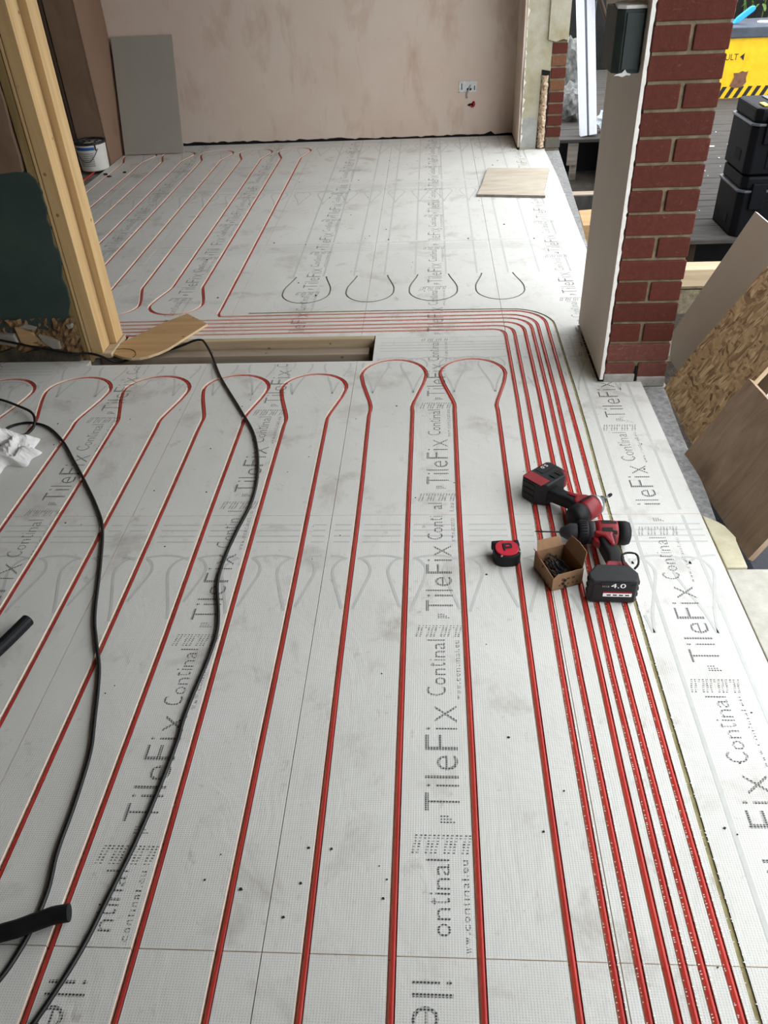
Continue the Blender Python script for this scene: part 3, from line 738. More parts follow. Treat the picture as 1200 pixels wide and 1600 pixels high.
# wall socket box with its cables
sb = empty('socket_back_box', (.284, 6.690, .312))
m = MB(); m.box(-.068, .068, -.004, .0, 0, .006).box(-.068, .068, -.004, .0, .068, .074).box(-.068, -.060, -.004, 0, 0, .074).box(.060, .068, -.004, 0, 0, .074)
m.build('box_rim', 'galvanised', sb, .001); MB().box(-.060, .060, -.0015, -.0002, .006, .068).build('box_back', 'galvanised', sb)
for (x, z, w_, h) in ((-.046, .016, .006, .044), (.050, .012, .006, .03), (.010, .012, .035, .014)): MB().box(x-w_/2, x+w_/2, -.003, -.0017, z, z+h).build('knockout', 'void_black', sb)
MB().tube(catmull([(.02, -.004, .045), (.012, -.016, .03), (.0, -.014, .008), (-.008, -.008, -.015), (-.004, -.004, -.04)], .004), .006, 8).build('grey_cable', 'ink_grey', sb, smooth=True)
tag(sb, 'galvanised socket back box set in the plastered back wall', 'socket box')
ws = empty('red_cable_stub', (.31, 6.690, .225))
MB().tube(catmull([(.012, -.001, .012), (.022, -.012, .02), (.026, -.02, .002), (.012, -.014, -.012), (-.004, -.004, -.004)], .004), .006, 8).build('cable_loop', 'wire_red', ws, smooth=True)
MB().prism([(-.03, -.004), (-.015, .008), (.005, .010), (.02, .004), (.01, -.012), (-.012, -.010)], -.0025, -.0003, 'xz').build('wall_hole', 'void_black', ws)
tag(ws, 'small red cable loop poking from a hole below the socket box', 'cable')

# ------------------------------------------------------------------ things in the far room
ti = MB().box(0, .462, -.005, .005, 0, .800).build('large_tile', 'tile_grey', None, .002); ti.location = (-2.360, 6.420, .006); ti.rotation_euler = (-.325, 0, .02)
tag(ti, 'large plain grey tile leaning against the back wall', 'tile')
bk = empty('paint_bucket', (-2.462, 6.045, 0))
MB().lathe([(.094, .002), (.098, .012), (.106, .172), (.108, .180)], seg=32).build('pail', 'bucket_white', bk, smooth=True)
m = MB(); m.lathe([(.108, .178), (.116, .180), (.116, .194), (.106, .196), (.100, .188), (.098, .172), (.02, .170)], seg=32); m.build('rim', 'tar_black', bk, smooth=True)
def band(r0, r1, z0, z1, a0, a1, n=14):
    V_ = []; F_ = []
    for i in range(n+1):
        a = a0+(a1-a0)*i/n; V_ += [(r0*math.cos(a), r0*math.sin(a), z0), (r1*math.cos(a), r1*math.sin(a), z1)]
    for i in range(n): F_.append((2*i, 2*i+2, 2*i+3, 2*i+1))
    return V_, F_
m = MB(); m.add(*band(.1072, .1078, .146, .166, -2.4, -1.0)); m.build('blue_label', 'label_blue', bk)
for k in range(7):
    m = MB(); z = .04+k*.0135; m.add(*band(.1003+z*.05, .1003+(z+.007)*.05, z, z+.007, -2.2, -1.15)); m.build('printed_line', 'label_print', bk)
MB().add(*band(.1078, .1015, .178, .115, -.98, -.86, 3)).build('drip', 'tar_black', bk)
MB().tube([(.111*math.cos(a), .111*math.sin(a)-.004, .155-.085*math.sin(math.pi*i/16)) for i, a in enumerate([-.75-(1.75)*k/16 for k in range(17)])], .0022, 6).build('wire_handle', 'steel_dark', bk)
m = MB()
for k in range(14):
    a = random.uniform(0, 6.28); r_ = random.uniform(.02, .08); m.lathe([(.002, .168), (.016, .172), (.013, .182), (.003, .186)], c=(r_*math.cos(a)-.02, r_*math.sin(a), 0), seg=7)
m.build('dried_contents', 'tar_black', bk)
tag(bk, 'white paint bucket with black tarry rim and blue label band', 'bucket')
o = MB().prism([(.284, 5.045), (.45, 5.02), (.692, 4.978), (.70, 5.1), (.792, 5.61), (.60, 5.635), (.386, 5.665), (.35, 5.45), (.33, 5.3)], .0006, .016).build('sample_slab', ['sample_board', 'sample_edge'], None, .002)
for p in o.data.polygons: p.material_index = 0 if p.normal.z > .7 else 1
tag(o, 'beige textured slab offcut lying on the far floor by the opening', 'slab')

# ------------------------------------------------------------------ cables and things on the near floor
def cable(pts, r, label, name='power_cable', mat='cable_black'):
    o = MB().tube(catmull(pts, .012), r, 10).build(name, mat, smooth=True); return tag(o, label, 'cable')
r = .0048; z = .0050
c2 = [(-2.1, 2.862, .20), (-1.95, 2.862, .155), (-1.738, 2.860, .106), (-1.564, 2.858, .064), (-1.46, 2.862, .040), (-1.40, 2.882, .030), (-1.355, 2.882, .020), (-1.325, 2.880, .006), (-1.298, 2.885, -.010), (-1.275, 2.905, -.022), (-1.24, 2.94, -.024), (-1.16, 2.985, -.024), (-1.09, 3.01, -.018), (-1.035, 3.028, -.005), (-1.0, 3.035, .006), (-.965, 3.03, .012), (-.935, 2.985, .012), (-.885, 2.88, .0075)]
c2 += [(x, y, z) for x, y in [(-.813, 2.702), (-.689, 2.453), (-.606, 2.276), (-.558, 2.080), (-.544, 1.906), (-.562, 1.750), (-.572, 1.637), (-.571, 1.532), (-.543, 1.411), (-.533, 1.344), (-.535, 1.261), (-.546, 1.145), (-.550, 1.074), (-.549, 1.023), (-.558, .899), (-.571, .789), (-.588, .690), (-.604, .601), (-.629, .519), (-.66, .44), (-.72, .30), (-.8, .1)]]
cable(c2, r, 'black cable from the broken wall foot, over the slot and down the floor')
c1 = [(-1.95, 2.62, z), (-1.75, 2.59, z), (-1.623, 2.543, z+.004), (-1.525, 2.487, z+.006), (-1.454, 2.434, z+.010), (-1.417, 2.379, z+.012), (-1.404, 2.326, z+.006), (-1.418, 2.292, z+.002), (-1.447, 2.272, z), (-1.478, 2.262, z), (-1.502, 2.28, z), (-1.508, 2.31, z), (-1.501, 2.345, z), (-1.475, 2.367, z), (-1.430, 2.374, z), (-1.357, 2.342, z)]
c1 += [(x, y, z) for x, y in [(-1.267, 2.247), (-1.184, 2.126), (-1.114, 2.022), (-1.022, 1.877), (-.965, 1.767), (-.917, 1.610), (-.864, 1.410), (-.830, 1.321), (-.787, 1.218), (-.748, 1.071), (-.729, .988), (-.719, .867), (-.716, .773), (-.705, .699), (-.706, .641), (-.714, .587), (-.735, .53), (-.80, .42), (-.9, .3)]]
cable(c1, r, 'black cable looping beside the crumpled paper and trailing down the left side')
o = MB().tube(catmull([(-1.022, 1.376, .017), (-1.052, 1.285, .017), (-1.10, 1.17, .017), (-1.17, 1.05, .017)], .02), .0165, 16).build('pipe_insulation', 'rubber_black', smooth=False); tag(o, 'black foam tube end at the left edge, upper one', 'foam tube', 'black foam tubes')
o = MB().tube(catmull([(-.640, .648, .0262), (-.668, .642, .0262), (-.700, .628, .0262), (-.75, .609, .0262), (-.84, .60, .020), (-.95, .60, .016)], .02), .0155, 16).build('pipe_insulation', 'rubber_black', smooth=False); tag(o, 'black foam tube end at bottom left, lower one lying over the cable', 'foam tube', 'black foam tubes')
# crumpled paper
random.seed(3); N = 34; V_ = []; F_ = []
fold = [(math.cos(q), math.sin(q), random.uniform(9, 22), random.uniform(0, 6)) for q in [random.uniform(0, 3.14) for _ in range(7)]]
tri = lambda u: abs((u/3.14159) % 2-1)
for j_ in range(N+1):
    for i in range(N+1):
        u, q = i/N*2-1, j_/N*2-1; e = max(abs(u), abs(q)); rim = 1-max(0, e-.72)/.28
        x = u*(.135+.02*math.sin(q*5)); y = q*(.115+.018*math.sin(u*4+1))
        h = sum(tri((x*a_+y*b_)*k_*4+c_) for a_, b_, k_, c_ in fold)/7
        V_.append((x+.010*math.sin(q*9), y+.010*math.sin(u*8), .0012+max(0, rim)*(.012+.075*max(0, h-.30)+.006*random.random())))
for j_ in range(N):
    for i in range(N): F_.append((j_*(N+1)+i, j_*(N+1)+i+1, (j_+1)*(N+1)+i+1, (j_+1)*(N+1)+i))
me = bpy.data.meshes.new('crumpled_paper'); me.from_pydata(V_, [], F_)
o = link('crumpled_paper', me, 'paper_white'); o.location = (-1.475, 2.185, 0); o.rotation_euler = (0, 0, -.75)
tag(o, 'crumpled white paper on the floor at the left edge', 'paper')
# oak flooring offcut over the slot
oo = [(-1.335, 2.957), (-1.318, 2.925), (-1.290, 2.900), (-1.255, 2.880), (-1.215, 2.868), (-1.180, 2.870), (-1.150, 2.883), (-1.115, 2.915), (-1.085, 2.955), (-.976, 3.195), (-1.095, 3.310), (-1.189, 3.200), (-1.284, 3.045), (-1.315, 3.0)]
ok = MB().prism(oo, .0, .011).build('flooring_offcut', ['oak_x', 'oak_edge'], None, .0012); ok.location = (0, 0, .0015)
for p in ok.data.polygons: p.material_index = 0 if p.normal.z > .7 else 1
MB().tube(catmull([(-1.325, 2.945, .0118), (-1.27, 2.955, .0118), (-1.225, 2.935, .0118), (-1.205, 2.895, .0118), (-1.21, 2.872, .0118)], .01), .0012, 5).build('pencil_arc', 'ink_brown', ok)
tag(ok, 'oak flooring offcut with one rounded end lying across the slot', 'offcut')

# ------------------------------------------------------------------ tape measure
tm = empty('tape_measure', (.2, 1.632, 0), .12)
rp = lambda rx, ry, p: [(rx*math.copysign(abs(math.cos(2*math.pi*k/36))**p, math.cos(2*math.pi*k/36)), ry*math.copysign(abs(math.sin(2*math.pi*k/36))**p, math.sin(2*math.pi*k/36))) for k in range(36)]
MB().prism(rp(.036, .036, .72), .0005, .036).build('case', 'rubber_black', tm, .004, sharp=50)
MB().prism(rp(.031, .031, .85), .036, .0395).build('red_face', 'tape_red', tm, .002, sharp=50)
MB().box(-.036, .0, .024, .037, .012, .037).build('bumper', 'rubber_black', tm, .004)
MB().box(.024, .038, .012, .034, .004, .037).build('bumper', 'rubber_black', tm, .004)
for q in ((.030, -.018), (-.020, -.030)): MB().lathe([(.003, .036), (.003, .0385), (.001, .039)], c=(q[0], q[1], 0), seg=10).build('screw', 'steel', tm)
m = MB(); m.prism([(-.010, -.012), (-.006, -.012), (-.006, -.004), (.012, -.004), (.015, .0), (.015, .012), (.010, .017), (-.010, .017)], .0396, .0415); m.build('belt_clip', 'ink_black', tm, .001)
MB().box(-.003, .007, .002, .007, .0416, .0422).build('clip_slot', 'tape_red', tm)
tag(tm, 'round red-faced black tape measure on the floor', 'tape measure')

# ------------------------------------------------------------------ cardboard box of screws
a = math.atan2(.029, .079)
cb = empty('screw_box', (.306, 1.503, .0008), a)
W_, D_, H_, T_ = .086, .104, .052, .0016
MB().box(0, W_, 0, D_, 0, T_).build('bottom', 'cardboard_in', cb)
MB().prism([(0, 0), (W_, 0), (W_, H_), (.012, H_), (0, H_-.012)], 0, T_, 'xz').build('front_panel', 'cardboard', cb)
MB().prism([(0, 0), (W_, 0), (W_, H_), (0, H_)], D_-T_, D_, 'xz').build('back_panel', 'cardboard', cb)
MB().prism([(T_, 0), (D_-T_, 0), (D_-T_, H_), (T_, H_-.008)], 0, T_, 'yz').build('side_panel', 'cardboard', cb)
MB().prism([(T_, 0), (D_-T_, 0), (D_-T_, H_), (T_, H_)], W_-T_, W_, 'yz').build('side_panel', 'cardboard', cb)
f1 = MB().prism([(.004, 0), (.100, 0), (.098, .034), (.060, .040), (.02, .038)], 0, T_, 'yz').build('flap', 'cardboard', cb); f1.location = (W_-T_, 0, H_); f1.rotation_euler = (0, .45, 0)
f2 = MB().prism([(.006, 0), (.080, 0), (.076, .026), (.012, .028)], 0, T_, 'xz').build('flap', 'cardboard', cb); f2.location = (0, D_-T_, H_); f2.rotation_euler = (-.6, 0, 0)
f3 = MB().prism([(.004, 0), (.034, 0), (.030, .020), (.008, .022)], 0, T_, 'yz').build('red_flap', 'tool_red', cb); f3.location = (0, .066, H_); f3.rotation_euler = (0, -.5, 0)
for k in range(5):
    m = MB(); m.lathe([(.0026, 0), (.0026, .0004)], 'y', (.020+k*.0125, -.0007, .014), 12); m.build('printed_mark', 'ink_brown', cb)
for k in range(3): MB().box(.026+k*.014, .034+k*.014, -.0006, 0, .028, .034).build('printed_mark', 'ink_brown', cb)
tag(cb, 'small open cardboard box of black screws beside the drill', 'box')
scr = MB(); scr.lathe([(.0006, 0), (.0019, .006), (.0019, .040), (.0040, .044), (.0040, .0455)], 'x', (0, 0, 0), 7)
sme = scr.mesh('screw'); sme.materials.append(MATS['tool_black'])
ca, sa = math.cos(a), math.sin(a)
for k in range(44):
    lx, ly = random.uniform(.012, .070), random.uniform(.014, .09)
    o = bpy.data.objects.new('screw', sme); C.objects.link(o)
    an = random.uniform(1.2, 2.2)+random.choice((0, 3.14))
    ox, oy = -.02*math.cos(an), -.02*math.sin(an)
    lx = min(max(lx, .012), W_-.014); ly = min(max(ly, .026), D_-.028)
    lx += ox*.6; ly += oy*.6
    o.location = (.306+ca*lx-sa*ly, 1.503+sa*lx+ca*ly, .008+.0006*k+random.uniform(0, .002)); o.rotation_euler = (random.uniform(0, 3), random.uniform(-.2, .2), an+a)
    tag(o, 'black screw among the loose screws in the cardboard box', 'screw', 'screws in the cardboard box')

# ------------------------------------------------------------------ cordless tools (lying on one side; nose +x, handle +y)
def battery(root, y0, y1, xa, xb, amp):
    zt = .076
    b = MB().prism([(xa+.006, y0+.020), (xa, y0+.030), (xa, y1-.010), (xa+.008, y1), (xb-.008, y1), (xb, y1-.010), (xb, y0+.030), (xb-.010, y0+.020), (xb-.022, y0), (xa+.018, y0)], .003, zt).build('battery', 'tool_black', root, .005)
    for k in range(3):
        z_ = .018+k*.019; MB().box(xa-.0022, xa+.004, y0+.032, y1-.010, z_, z_+.011).build('grip_rib', 'tool_black', b, .002)
        MB().box(xb-.004, xb+.0022, y0+.034, y1-.012, z_, z_+.011).build('grip_rib', 'tool_black', b, .002)
    MB().box(xa+.010, xb-.010, y1-.001, y1+.0018, .014, .064).build('base_plate', 'tool_black', b, .0015)
    return b
imp = empty('impact_driver', (.437, 1.800, .0), math.radians(42))
b = battery(imp, .118, .205, -.052, .066, '5.0')
MB().box(-.050, -.012, .130, .200, .0758, .0772).build('red_cover', 'tool_red', b, .0006)
MB().box(.046, .0665, .128, .17, .02, .0735).build('red_cover', 'tool_red', b, .003)
for k in range(2): MB().box(.008+k*.022, .024+k*.022, .128, .150, .0762, .0785).build('catch', 'rubber_black', b, .001)
MB().box(.002, .052, .168, .198, .0762, .0772).build('label_panel', 'ink_black', b)
v_, f_ = text_fit('5.0', lambda p_, q_: (.020+.024*p_, .196-.012*(1-q_), .0775)); MB().add([(-(x_-.032)+.032, 2*.19-y_, z_) for x_, y_, z_ in v_], [q[::-1] for q in f_]).build('capacity_print', 'ink_white', b)
MB().prism([(-.026, .018), (.018, .018), (.020, .05), (.012, .085), (.016, .124), (-.034, .124), (-.030, .09), (-.022, .055)], .020, .058).build('handle', 'rubber_black', imp, .011, 3, True)
MB().prism([(-.022, .012), (.030, .010), (.034, .026), (.016, .050), (.006, .075), (-.006, .072), (.0, .045), (-.018, .035)], .016, .062).build('red_shell', 'tool_red', imp, .006)
MB().prism([(.016, .022), (.034, .022), (.030, .040), (.018, .052)], .028, .050).build('trigger', 'rubber_black', imp, .005)
MB().lathe([(.010, -.064), (.025, -.061), (.030, -.052), (.032, -.036), (.031, -.020)], 'x', (0, 0, .038), 24).build('rear_cap', 'rubber_black', imp, smooth=True)
MB().lathe([(.030, -.022), (.0325, -.014), (.0325, .022), (.030, .032)], 'x', (0, 0, .038), 24).build('motor_housing', 'tool_red', imp, smooth=True)
for a0 in (.3, .95): 
    V_ = []; F_ = []
    for i in range(9):
        th = a0+.42*i/8
        for xx in (-.016, .026): V_.append((xx, .0332*math.cos(th), .038+.0332*math.sin(th)))
    F_ = [(2*i, 2*i+2, 2*i+3, 2*i+1) for i in range(8)]; MB().add(V_, F_).build('vent_panel', 'rubber_black', imp)
MB().lathe([(.031, .030), (.030, .040), (.023, .052), (.017, .060), (.015, .062)], 'x', (0, 0, .038), 24).build('gear_nose', 'steel', imp, smooth=True)
MB().lathe([(.0125, .060), (.0125, .072), (.010, .074)], 'x', (0, 0, .038), 20).build('hex_collet', 'steel_dark', imp, smooth=True)
bit = MB().lathe([(.0028, .072), (.0028, .098), (.0024, .104)], 'x', (0, 0, .038), 6).build('driver_bit', 'steel', imp)
MB().lathe([(.0045, .098), (.0052, .104), (.0045, .110), (.001, .112)], 'x', (0, 0, .038), 10).build('bit_tip', 'rubber_black', bit)
tag(imp, 'red and black cordless impact driver lying on its side, nose towards the opening', 'impact driver')

dr = empty('cordless_drill', (.462, 1.694, .0), math.radians(178))
b = battery(dr, .172, .236, -.056, .066, '4.0')
def onface(body, xa, xb, za, zb, mat, name, par):
    v_, f_ = text_fit(body, lambda p_, q_: (xb-(xb-xa)*p_, .2386, za+(zb-za)*q_)); MB().add(v_, f_).build(name, mat, par)
MB().box(-.034, .038, .2376, .2384, .054, .0725).build('black_panel', 'ink_black', b)
onface('4.0', -.022, .014, .056, .070, 'ink_white', 'capacity_print', b)
onface('M18', .018, .034, .057, .063, 'ink_grey', 'model_print', b)
MB().box(-.040, .030, .2376, .2386, .038, .043).build('label_stripe', 'tool_red', b); MB().box(-.040, .030, .2376, .2386, .027, .038).build('label_stripe', 'ink_white', b); MB().box(-.040, .030, .2376, .2386, .016, .026).build('label_stripe', 'ink_black', b)
for k in range(4): MB().box(-.034+k*.015, -.024+k*.015, .2386, .2389, .030, .034).build('label_mark', 'ink_black', b)
MB().prism([(-.030, .018), (.016, .018), (.014, .06), (.004, .11), (.012, .180), (-.040, .180), (-.036, .11), (-.026, .06)], .018, .058).build('handle', 'rubber_black', dr, .011, 3, True)
MB().prism([(-.030, .010), (.030, .010), (.026, .030), (.004, .040), (-.010, .075), (-.022, .075), (-.020, .035)], .014, .064).build('red_shell', 'tool_red', dr, .006)
MB().prism([(-.036, .145), (.010, .145), (.026, .176), (-.048, .176)], .012, .066).build('red_collar', 'tool_red', dr, .005)
MB().prism([(.014, .026), (.032, .024), (.028, .044), (.012, .062)], .028, .050).build('trigger', 'tool_red', dr, .005)
MB().lathe([(.020, -.074), (.030, -.070), (.0335, -.060), (.0335, -.038)], 'x', (0, 0, .040), 24).build('rear_cap', 'rubber_black', dr, smooth=True)
MB().lathe([(.033, -.040), (.034, -.030), (.034, .010), (.032, .022)], 'x', (0, 0, .040), 24).build('motor_housing', 'tool_red', dr, smooth=True)
for a0 in (.55, 1.5):
    V_ = []; F_ = []
    for i in range(9):
        th = a0+.55*i/8
        for q, xx in enumerate((-.034, .006)): V_.append((xx+(.012 if i > 4 else 0)*(1-q), .0347*math.cos(th), .040+.0347*math.sin(th)))
    F_ = [(2*i, 2*i+2, 2*i+3, 2*i+1) for i in range(8)]; MB().add(V_, F_).build('vent_panel', 'rubber_black', dr)
MB().lathe([(.031, .020), (.032, .026), (.032, .038), (.030, .040)], 'x', (0, 0, .040), 24).build('mode_ring', 'tool_grey', dr, smooth=True)
m = MB()
prof = []
for k in range(48): pass
m.lathe([(.030, .038), (.0325, .042), (.0325, .062), (.030, .066)], 'x', (0, 0, .040), 24); tc_ = m.build('torque_collar', 'rubber_black', dr, smooth=True)
m = MB()
for k in range(24):
    th = 2*math.pi*k/24; y_, z_ = .0328*math.cos(th), .040+.0328*math.sin(th); m.box(.044, .061, y_-.0014, y_+.0014, z_-.0014, z_+.0014)
m.build('collar_ribs', 'rubber_black', tc_)
MB().lathe([(.024, .064), (.0245, .070), (.0245, .086), (.020, .096), (.0125, .110), (.007, .114)], 'x', (0, 0, .040), 24).build('chuck', 'tool_grey', dr, smooth=True)
MB().lathe([(.0022, .112), (.0022, .170), (.0018, .176), (.0003, .182)], 'x', (0, 0, .040), 8).build('drill_bit', 'steel_dark', dr)
m = MB(); m.tube(catmull([(-.050, .182, .070), (-.060, .174, .080), (-.062, .146, .084), (-.052, .136, .084), (-.034, .136, .083), (-.024, .146, .081), (-.024, .172, .076)], .005), .0028, 8); m.build('belt_hook', 'rubber_black', dr, smooth=True)
MB().box(-.056, -.036, .142, .158, .0835, .0850).build('hook_plate', 'ink_white', dr)
tag(dr, 'red and black cordless drill lying on its side, battery facing the camera', 'drill')

# ------------------------------------------------------------------ threshold and edge outside the floor
kb = MB(); 
outl = [(.770, 1.60), (.770, 2.632), (.858, 2.618), (.846, 2.45), (.838, 2.30), (.832, 2.10), (.826, 1.95), (.815, 1.80), (.82, 1.60)]
kb.prism(outl, -.40, -.022); o = kb.build('kerb', 'kerb_concrete', None, .006); tag(o, 'rough grey concrete kerb beside the near floor edge', 'kerb')
o = MB().prism([(.770, 3.14), (.800, 3.14), (.812, 4.1), (.856, 4.7), (.900, 5.5), (.936, 6.212), (.833, 6.212), (.832, 5.45), (.800, 4.25), (.786, 3.2)], -.40, -.012).build('kerb', 'kerb_concrete', None, .006); tag(o, 'rough pale concrete kerb along the far floor edge behind the pier', 'kerb')
o = MB().prism([(.7705, 1.822), (.806, 1.792), (.820, 1.772), (.834, 1.722), (.831, 1.708), (.829, 1.65), (.827, 1.597), (.772, 1.597)], -.0215, .0002).build('foam_offcut', 'cream_foam', None, .003); tag(o, 'small cream foam offcut wedged between floor edge and plywood', 'foam offcut')
o = box('edge_board', .7705, 1.6, .13, 1.589, -.021, .0005, 'white_board', None, .002); tag(o, 'pale speckled board butted to the floor edge at lower right', 'board')

# leaning sheets: local x up the slope, y along the floor edge
def lean(name, pts, th, mats, loc, ang, rz, label, cat):
    o = MB().prism(pts, -th, 0).build(name, mats, None, .0008)
    if isinstance(mats, list):
        for p in o.data.polygons: p.material_index = 0 if abs(p.normal.z) > .7 else 1
    o.location = loc; o.rotation_euler = (0, -ang, rz); return tag(o, label, cat)
lean('plywood_sheet', [(0, -.02), (0, .49), (.318, .475), (.318, -.02)], .018, 'plywood_brown', (.856, 1.690, -.036), math.radians(62.5), .10, 'stained brown plywood offcut leaning in front of the strand board', 'plywood')
random.seed(11)
osb = [(0, .0)]+[(0+random.uniform(-.004, .004), y_) for y_ in (.08, .16, .24, .32, .39)]+[(x_, .40+random.uniform(-.005, .004)) for x_ in (.05, .1, .15, .2, .25, .3, .35, .4, .45, .5)]+[(.522, .395), (.522, .2), (.522, 0.0)]
lean('strand_board_sheet', osb, .016, ['strand_board', 'oak_edge'], (.856, 2.225, -.028), math.radians(59.5), .02, 'flaky oriented strand board leaning between plasterboard and plywood', 'strand board')
lean('plasterboard_sheet', [(.03, -.55), (.02, .10), (.05, .17), (.10, .22), (.60, .235), (.60, -.55)], .0125, ['plasterboard_grey', 'gypsum_edge'], (.935, 2.785, -.06), math.radians(64.5), .02, 'grey plasterboard sheet leaning behind the strand board', 'plasterboard')
o = MB().prism([(.03, -.3), (.0, .05), (.04, .11), (.09, .05), (.12, -.3)], -.012, 0).build('plasterboard_scrap', 'plasterboard_grey', None, .0008); o.location = (.885, 2.60, -.06); o.rotation_euler = (0, -1.0, .1)
tag(o, 'torn grey plasterboard scrap at the foot of the pier', 'plasterboard')
o = MB().prism([(.0, 0), (.05, 0), (.045, .08), (.015, .10), (.005, .05)], 0, .02, 'xz').build('white_foam_chunk', 'dusty_white', None, .003); o.location = (.880, 2.86, -.015); tag(o, 'small bright white foam chunk behind the plasterboard beside the pier', 'foam')
# prop behind the leaning sheets
pr = empty('trestle', (1.19, 2.62, -.42))
MB().box(-.03, .03, -.30, .30, .70, .76).build('top_rail', 'pine_grey_x', pr, .003)
for y_ in (-.26, .26): MB().box(-.03, .03, y_-.03, y_+.03, 0, .70).build('leg', 'pine_z', pr, .003)
tag(pr, 'plain timber trestle rail behind the leaning sheets', 'trestle')

# ------------------------------------------------------------------ outside
o = box('ground', .85, 9.0, -4, 14, -.60, -.42, 'soil'); tag(o, kind='structure')
dk = empty('decking', (0, 0, -.6))
y = 4.45; k = 0
PM = {}
while y < 10.3:
    xa = 1.425 if y < 6.93 else .98
    if xa not in PM:
        PM[xa] = MB().box(xa, 6.5, 0, .120, .475, .500).mesh('deck_plank', .003, 1); PM[xa].materials.append(MATS['deck_grooved'])
    o = bpy.data.objects.new('deck_plank', PM[xa]); C.objects.link(o); o.parent = dk; o.location = (random.uniform(-.004, .004), y, random.uniform(-.001, .001)); y += .1245
for x in (1.46, 2.4, 3.4, 4.4): MB().box(x, x+.045, 4.55, 10.3, .33, .474).build('joist', 'dark_timber_and_shade_z', dk)
MB().box(1.0, 1.04, 6.98, 7.03, .0, .474).build('post', 'dark_timber_and_shade_z', dk)
MB().box(1.155, 1.205, 6.975, 7.02, .13, .470).build('post', 'deck_wood', dk); MB().box(1.12, 1.20, 6.955, 6.975, .30, .470).build('cleat', 'deck_wood', dk)
MB().box(.98, 1.42, 7.25, 7.27, 0, .47).build('shade_panel', 'void_black', dk); MB().box(1.43, 6.5, 4.85, 4.87, 0, .47).build('shade_panel', 'void_black', dk)  # black panels paint the shaded space beneath the deck
MB().box(1.430, 1.445, 4.87, 7.25, 0, .47).build('shade_panel', 'void_black', dk)
tag(dk, 'weathered grey grooved timber decking beyond the opening', 'decking')
# retaining timber and blocks near the deck
rt = empty('retaining_wall', (1.45, 3.62, -.42))
for i in range(3):
    for j_ in range(3): MB().box(-.30+i*.225+(.11 if j_ % 2 else 0), -.082+i*.225+(.11 if j_ % 2 else 0), .0, .10, .0+j_*.125, .118+j_*.125).build('block', 'block_wall', rt, .004)
MB().box(-.33, .55, -.002, .10, .376, .386).build('mortar_bed', 'mortar', rt)
tag(rt, 'low rough block wall under the timber rail beyond the pier', 'block wall')
o = box('timber_rail', 1.13, 2.0, 3.612, 3.715, -.033, .048, 'pine_x', None, .004); tag(o, 'pale timber rail lying on the block wall under the decking edge', 'timber')
o = box('timber_rail', .945, 1.40, 6.05, 6.20, -.40, -.30, 'pine_grey_x', None, .004); tag(o, 'timber length in the dark pit under the far decking', 'timber')
o = box('slate_slab', .93, 1.35, 5.72, 5.75, -.42, -.20, 'dark_slate_face', None, .004); tag(o, 'dark grey slab standing in the pit behind the pier', 'slab')
o = MB().prism([(.93, 4.95), (1.2, 4.98), (1.2, 5.3), (.95, 5.26)], -.41, -.16).build('timber_block', 'oak_x', None, .004); tag(o, 'orange-brown timber block in the pit beside the far kerb', 'timber')
o = MB().prism([(.865, 1.60), (1.5, 1.60), (1.5, 2.2), (.90, 2.2)], -.415, -.085).build('dark_pit_fill', 'dark_navy', None, .02); tag(o, 'dark navy block filling the pit under the plywood offcut', 'filler')  # dark block added to fill the open pit

# toolboxes
def toolbox(z0, label, lid):
    t_ = empty('toolbox', (1.655, 4.47, z0))
    MB().prism([(.03, .012), (.55, .012), (.55, .38), (.03, .38), (.0, .35), (.0, .042)], .0, .235).build('body', 'toolbox_black', t_, .008)
    MB().prism([(.025, .004), (.556, .004), (.556, .386), (.025, .386), (-.008, .352), (-.008, .036)], .236, .248).build('rim', 'toolbox_trim', t_, .003)
    l_ = MB().prism([(.035, .012), (.55, .012), (.55, .38), (.035, .38), (.006, .35), (.006, .042)], .249, .318).build('lid', 'toolbox_black', t_, .014)
    for x in (.06, .42): MB().box(x, x+.075, -.006, .013, .150, .285).build('latch', 'toolbox_black', t_, .005)
    MB().box(.045, .075, .06, .14, .3185, .326).build('lid_clip', 'latch_yellow' if lid else 'toolbox_black', l_, .004)
    for k in range(3): MB().box(.12+k*.14, .22+k*.14, .05, .33, .3185, .324).build('lid_panel', 'toolbox_trim' if lid else 'toolbox_black', l_, .003)
    MB().box(-.003, .002, .12, .20, .05, .10).build('side_recess', 'void_black', t_)
    if lid:
        v_, f_ = text_fit('2', lambda p_, q_: (.17+.02*p_, .0112, .06+.035*q_)); MB().add(v_, f_).build('chalk_number', 'ink_white', t_)
    MB().box(.10, .50, .006, .0125, .03, .20).build('front_panel', 'toolbox_black', t_, .004)
    return tag(t_, label, 'toolbox')
toolbox(-.099, 'lower black plastic toolbox of the stack on the decking', False)
toolbox(.228, 'upper black plastic toolbox with yellow lid clip, top of the stack', True)
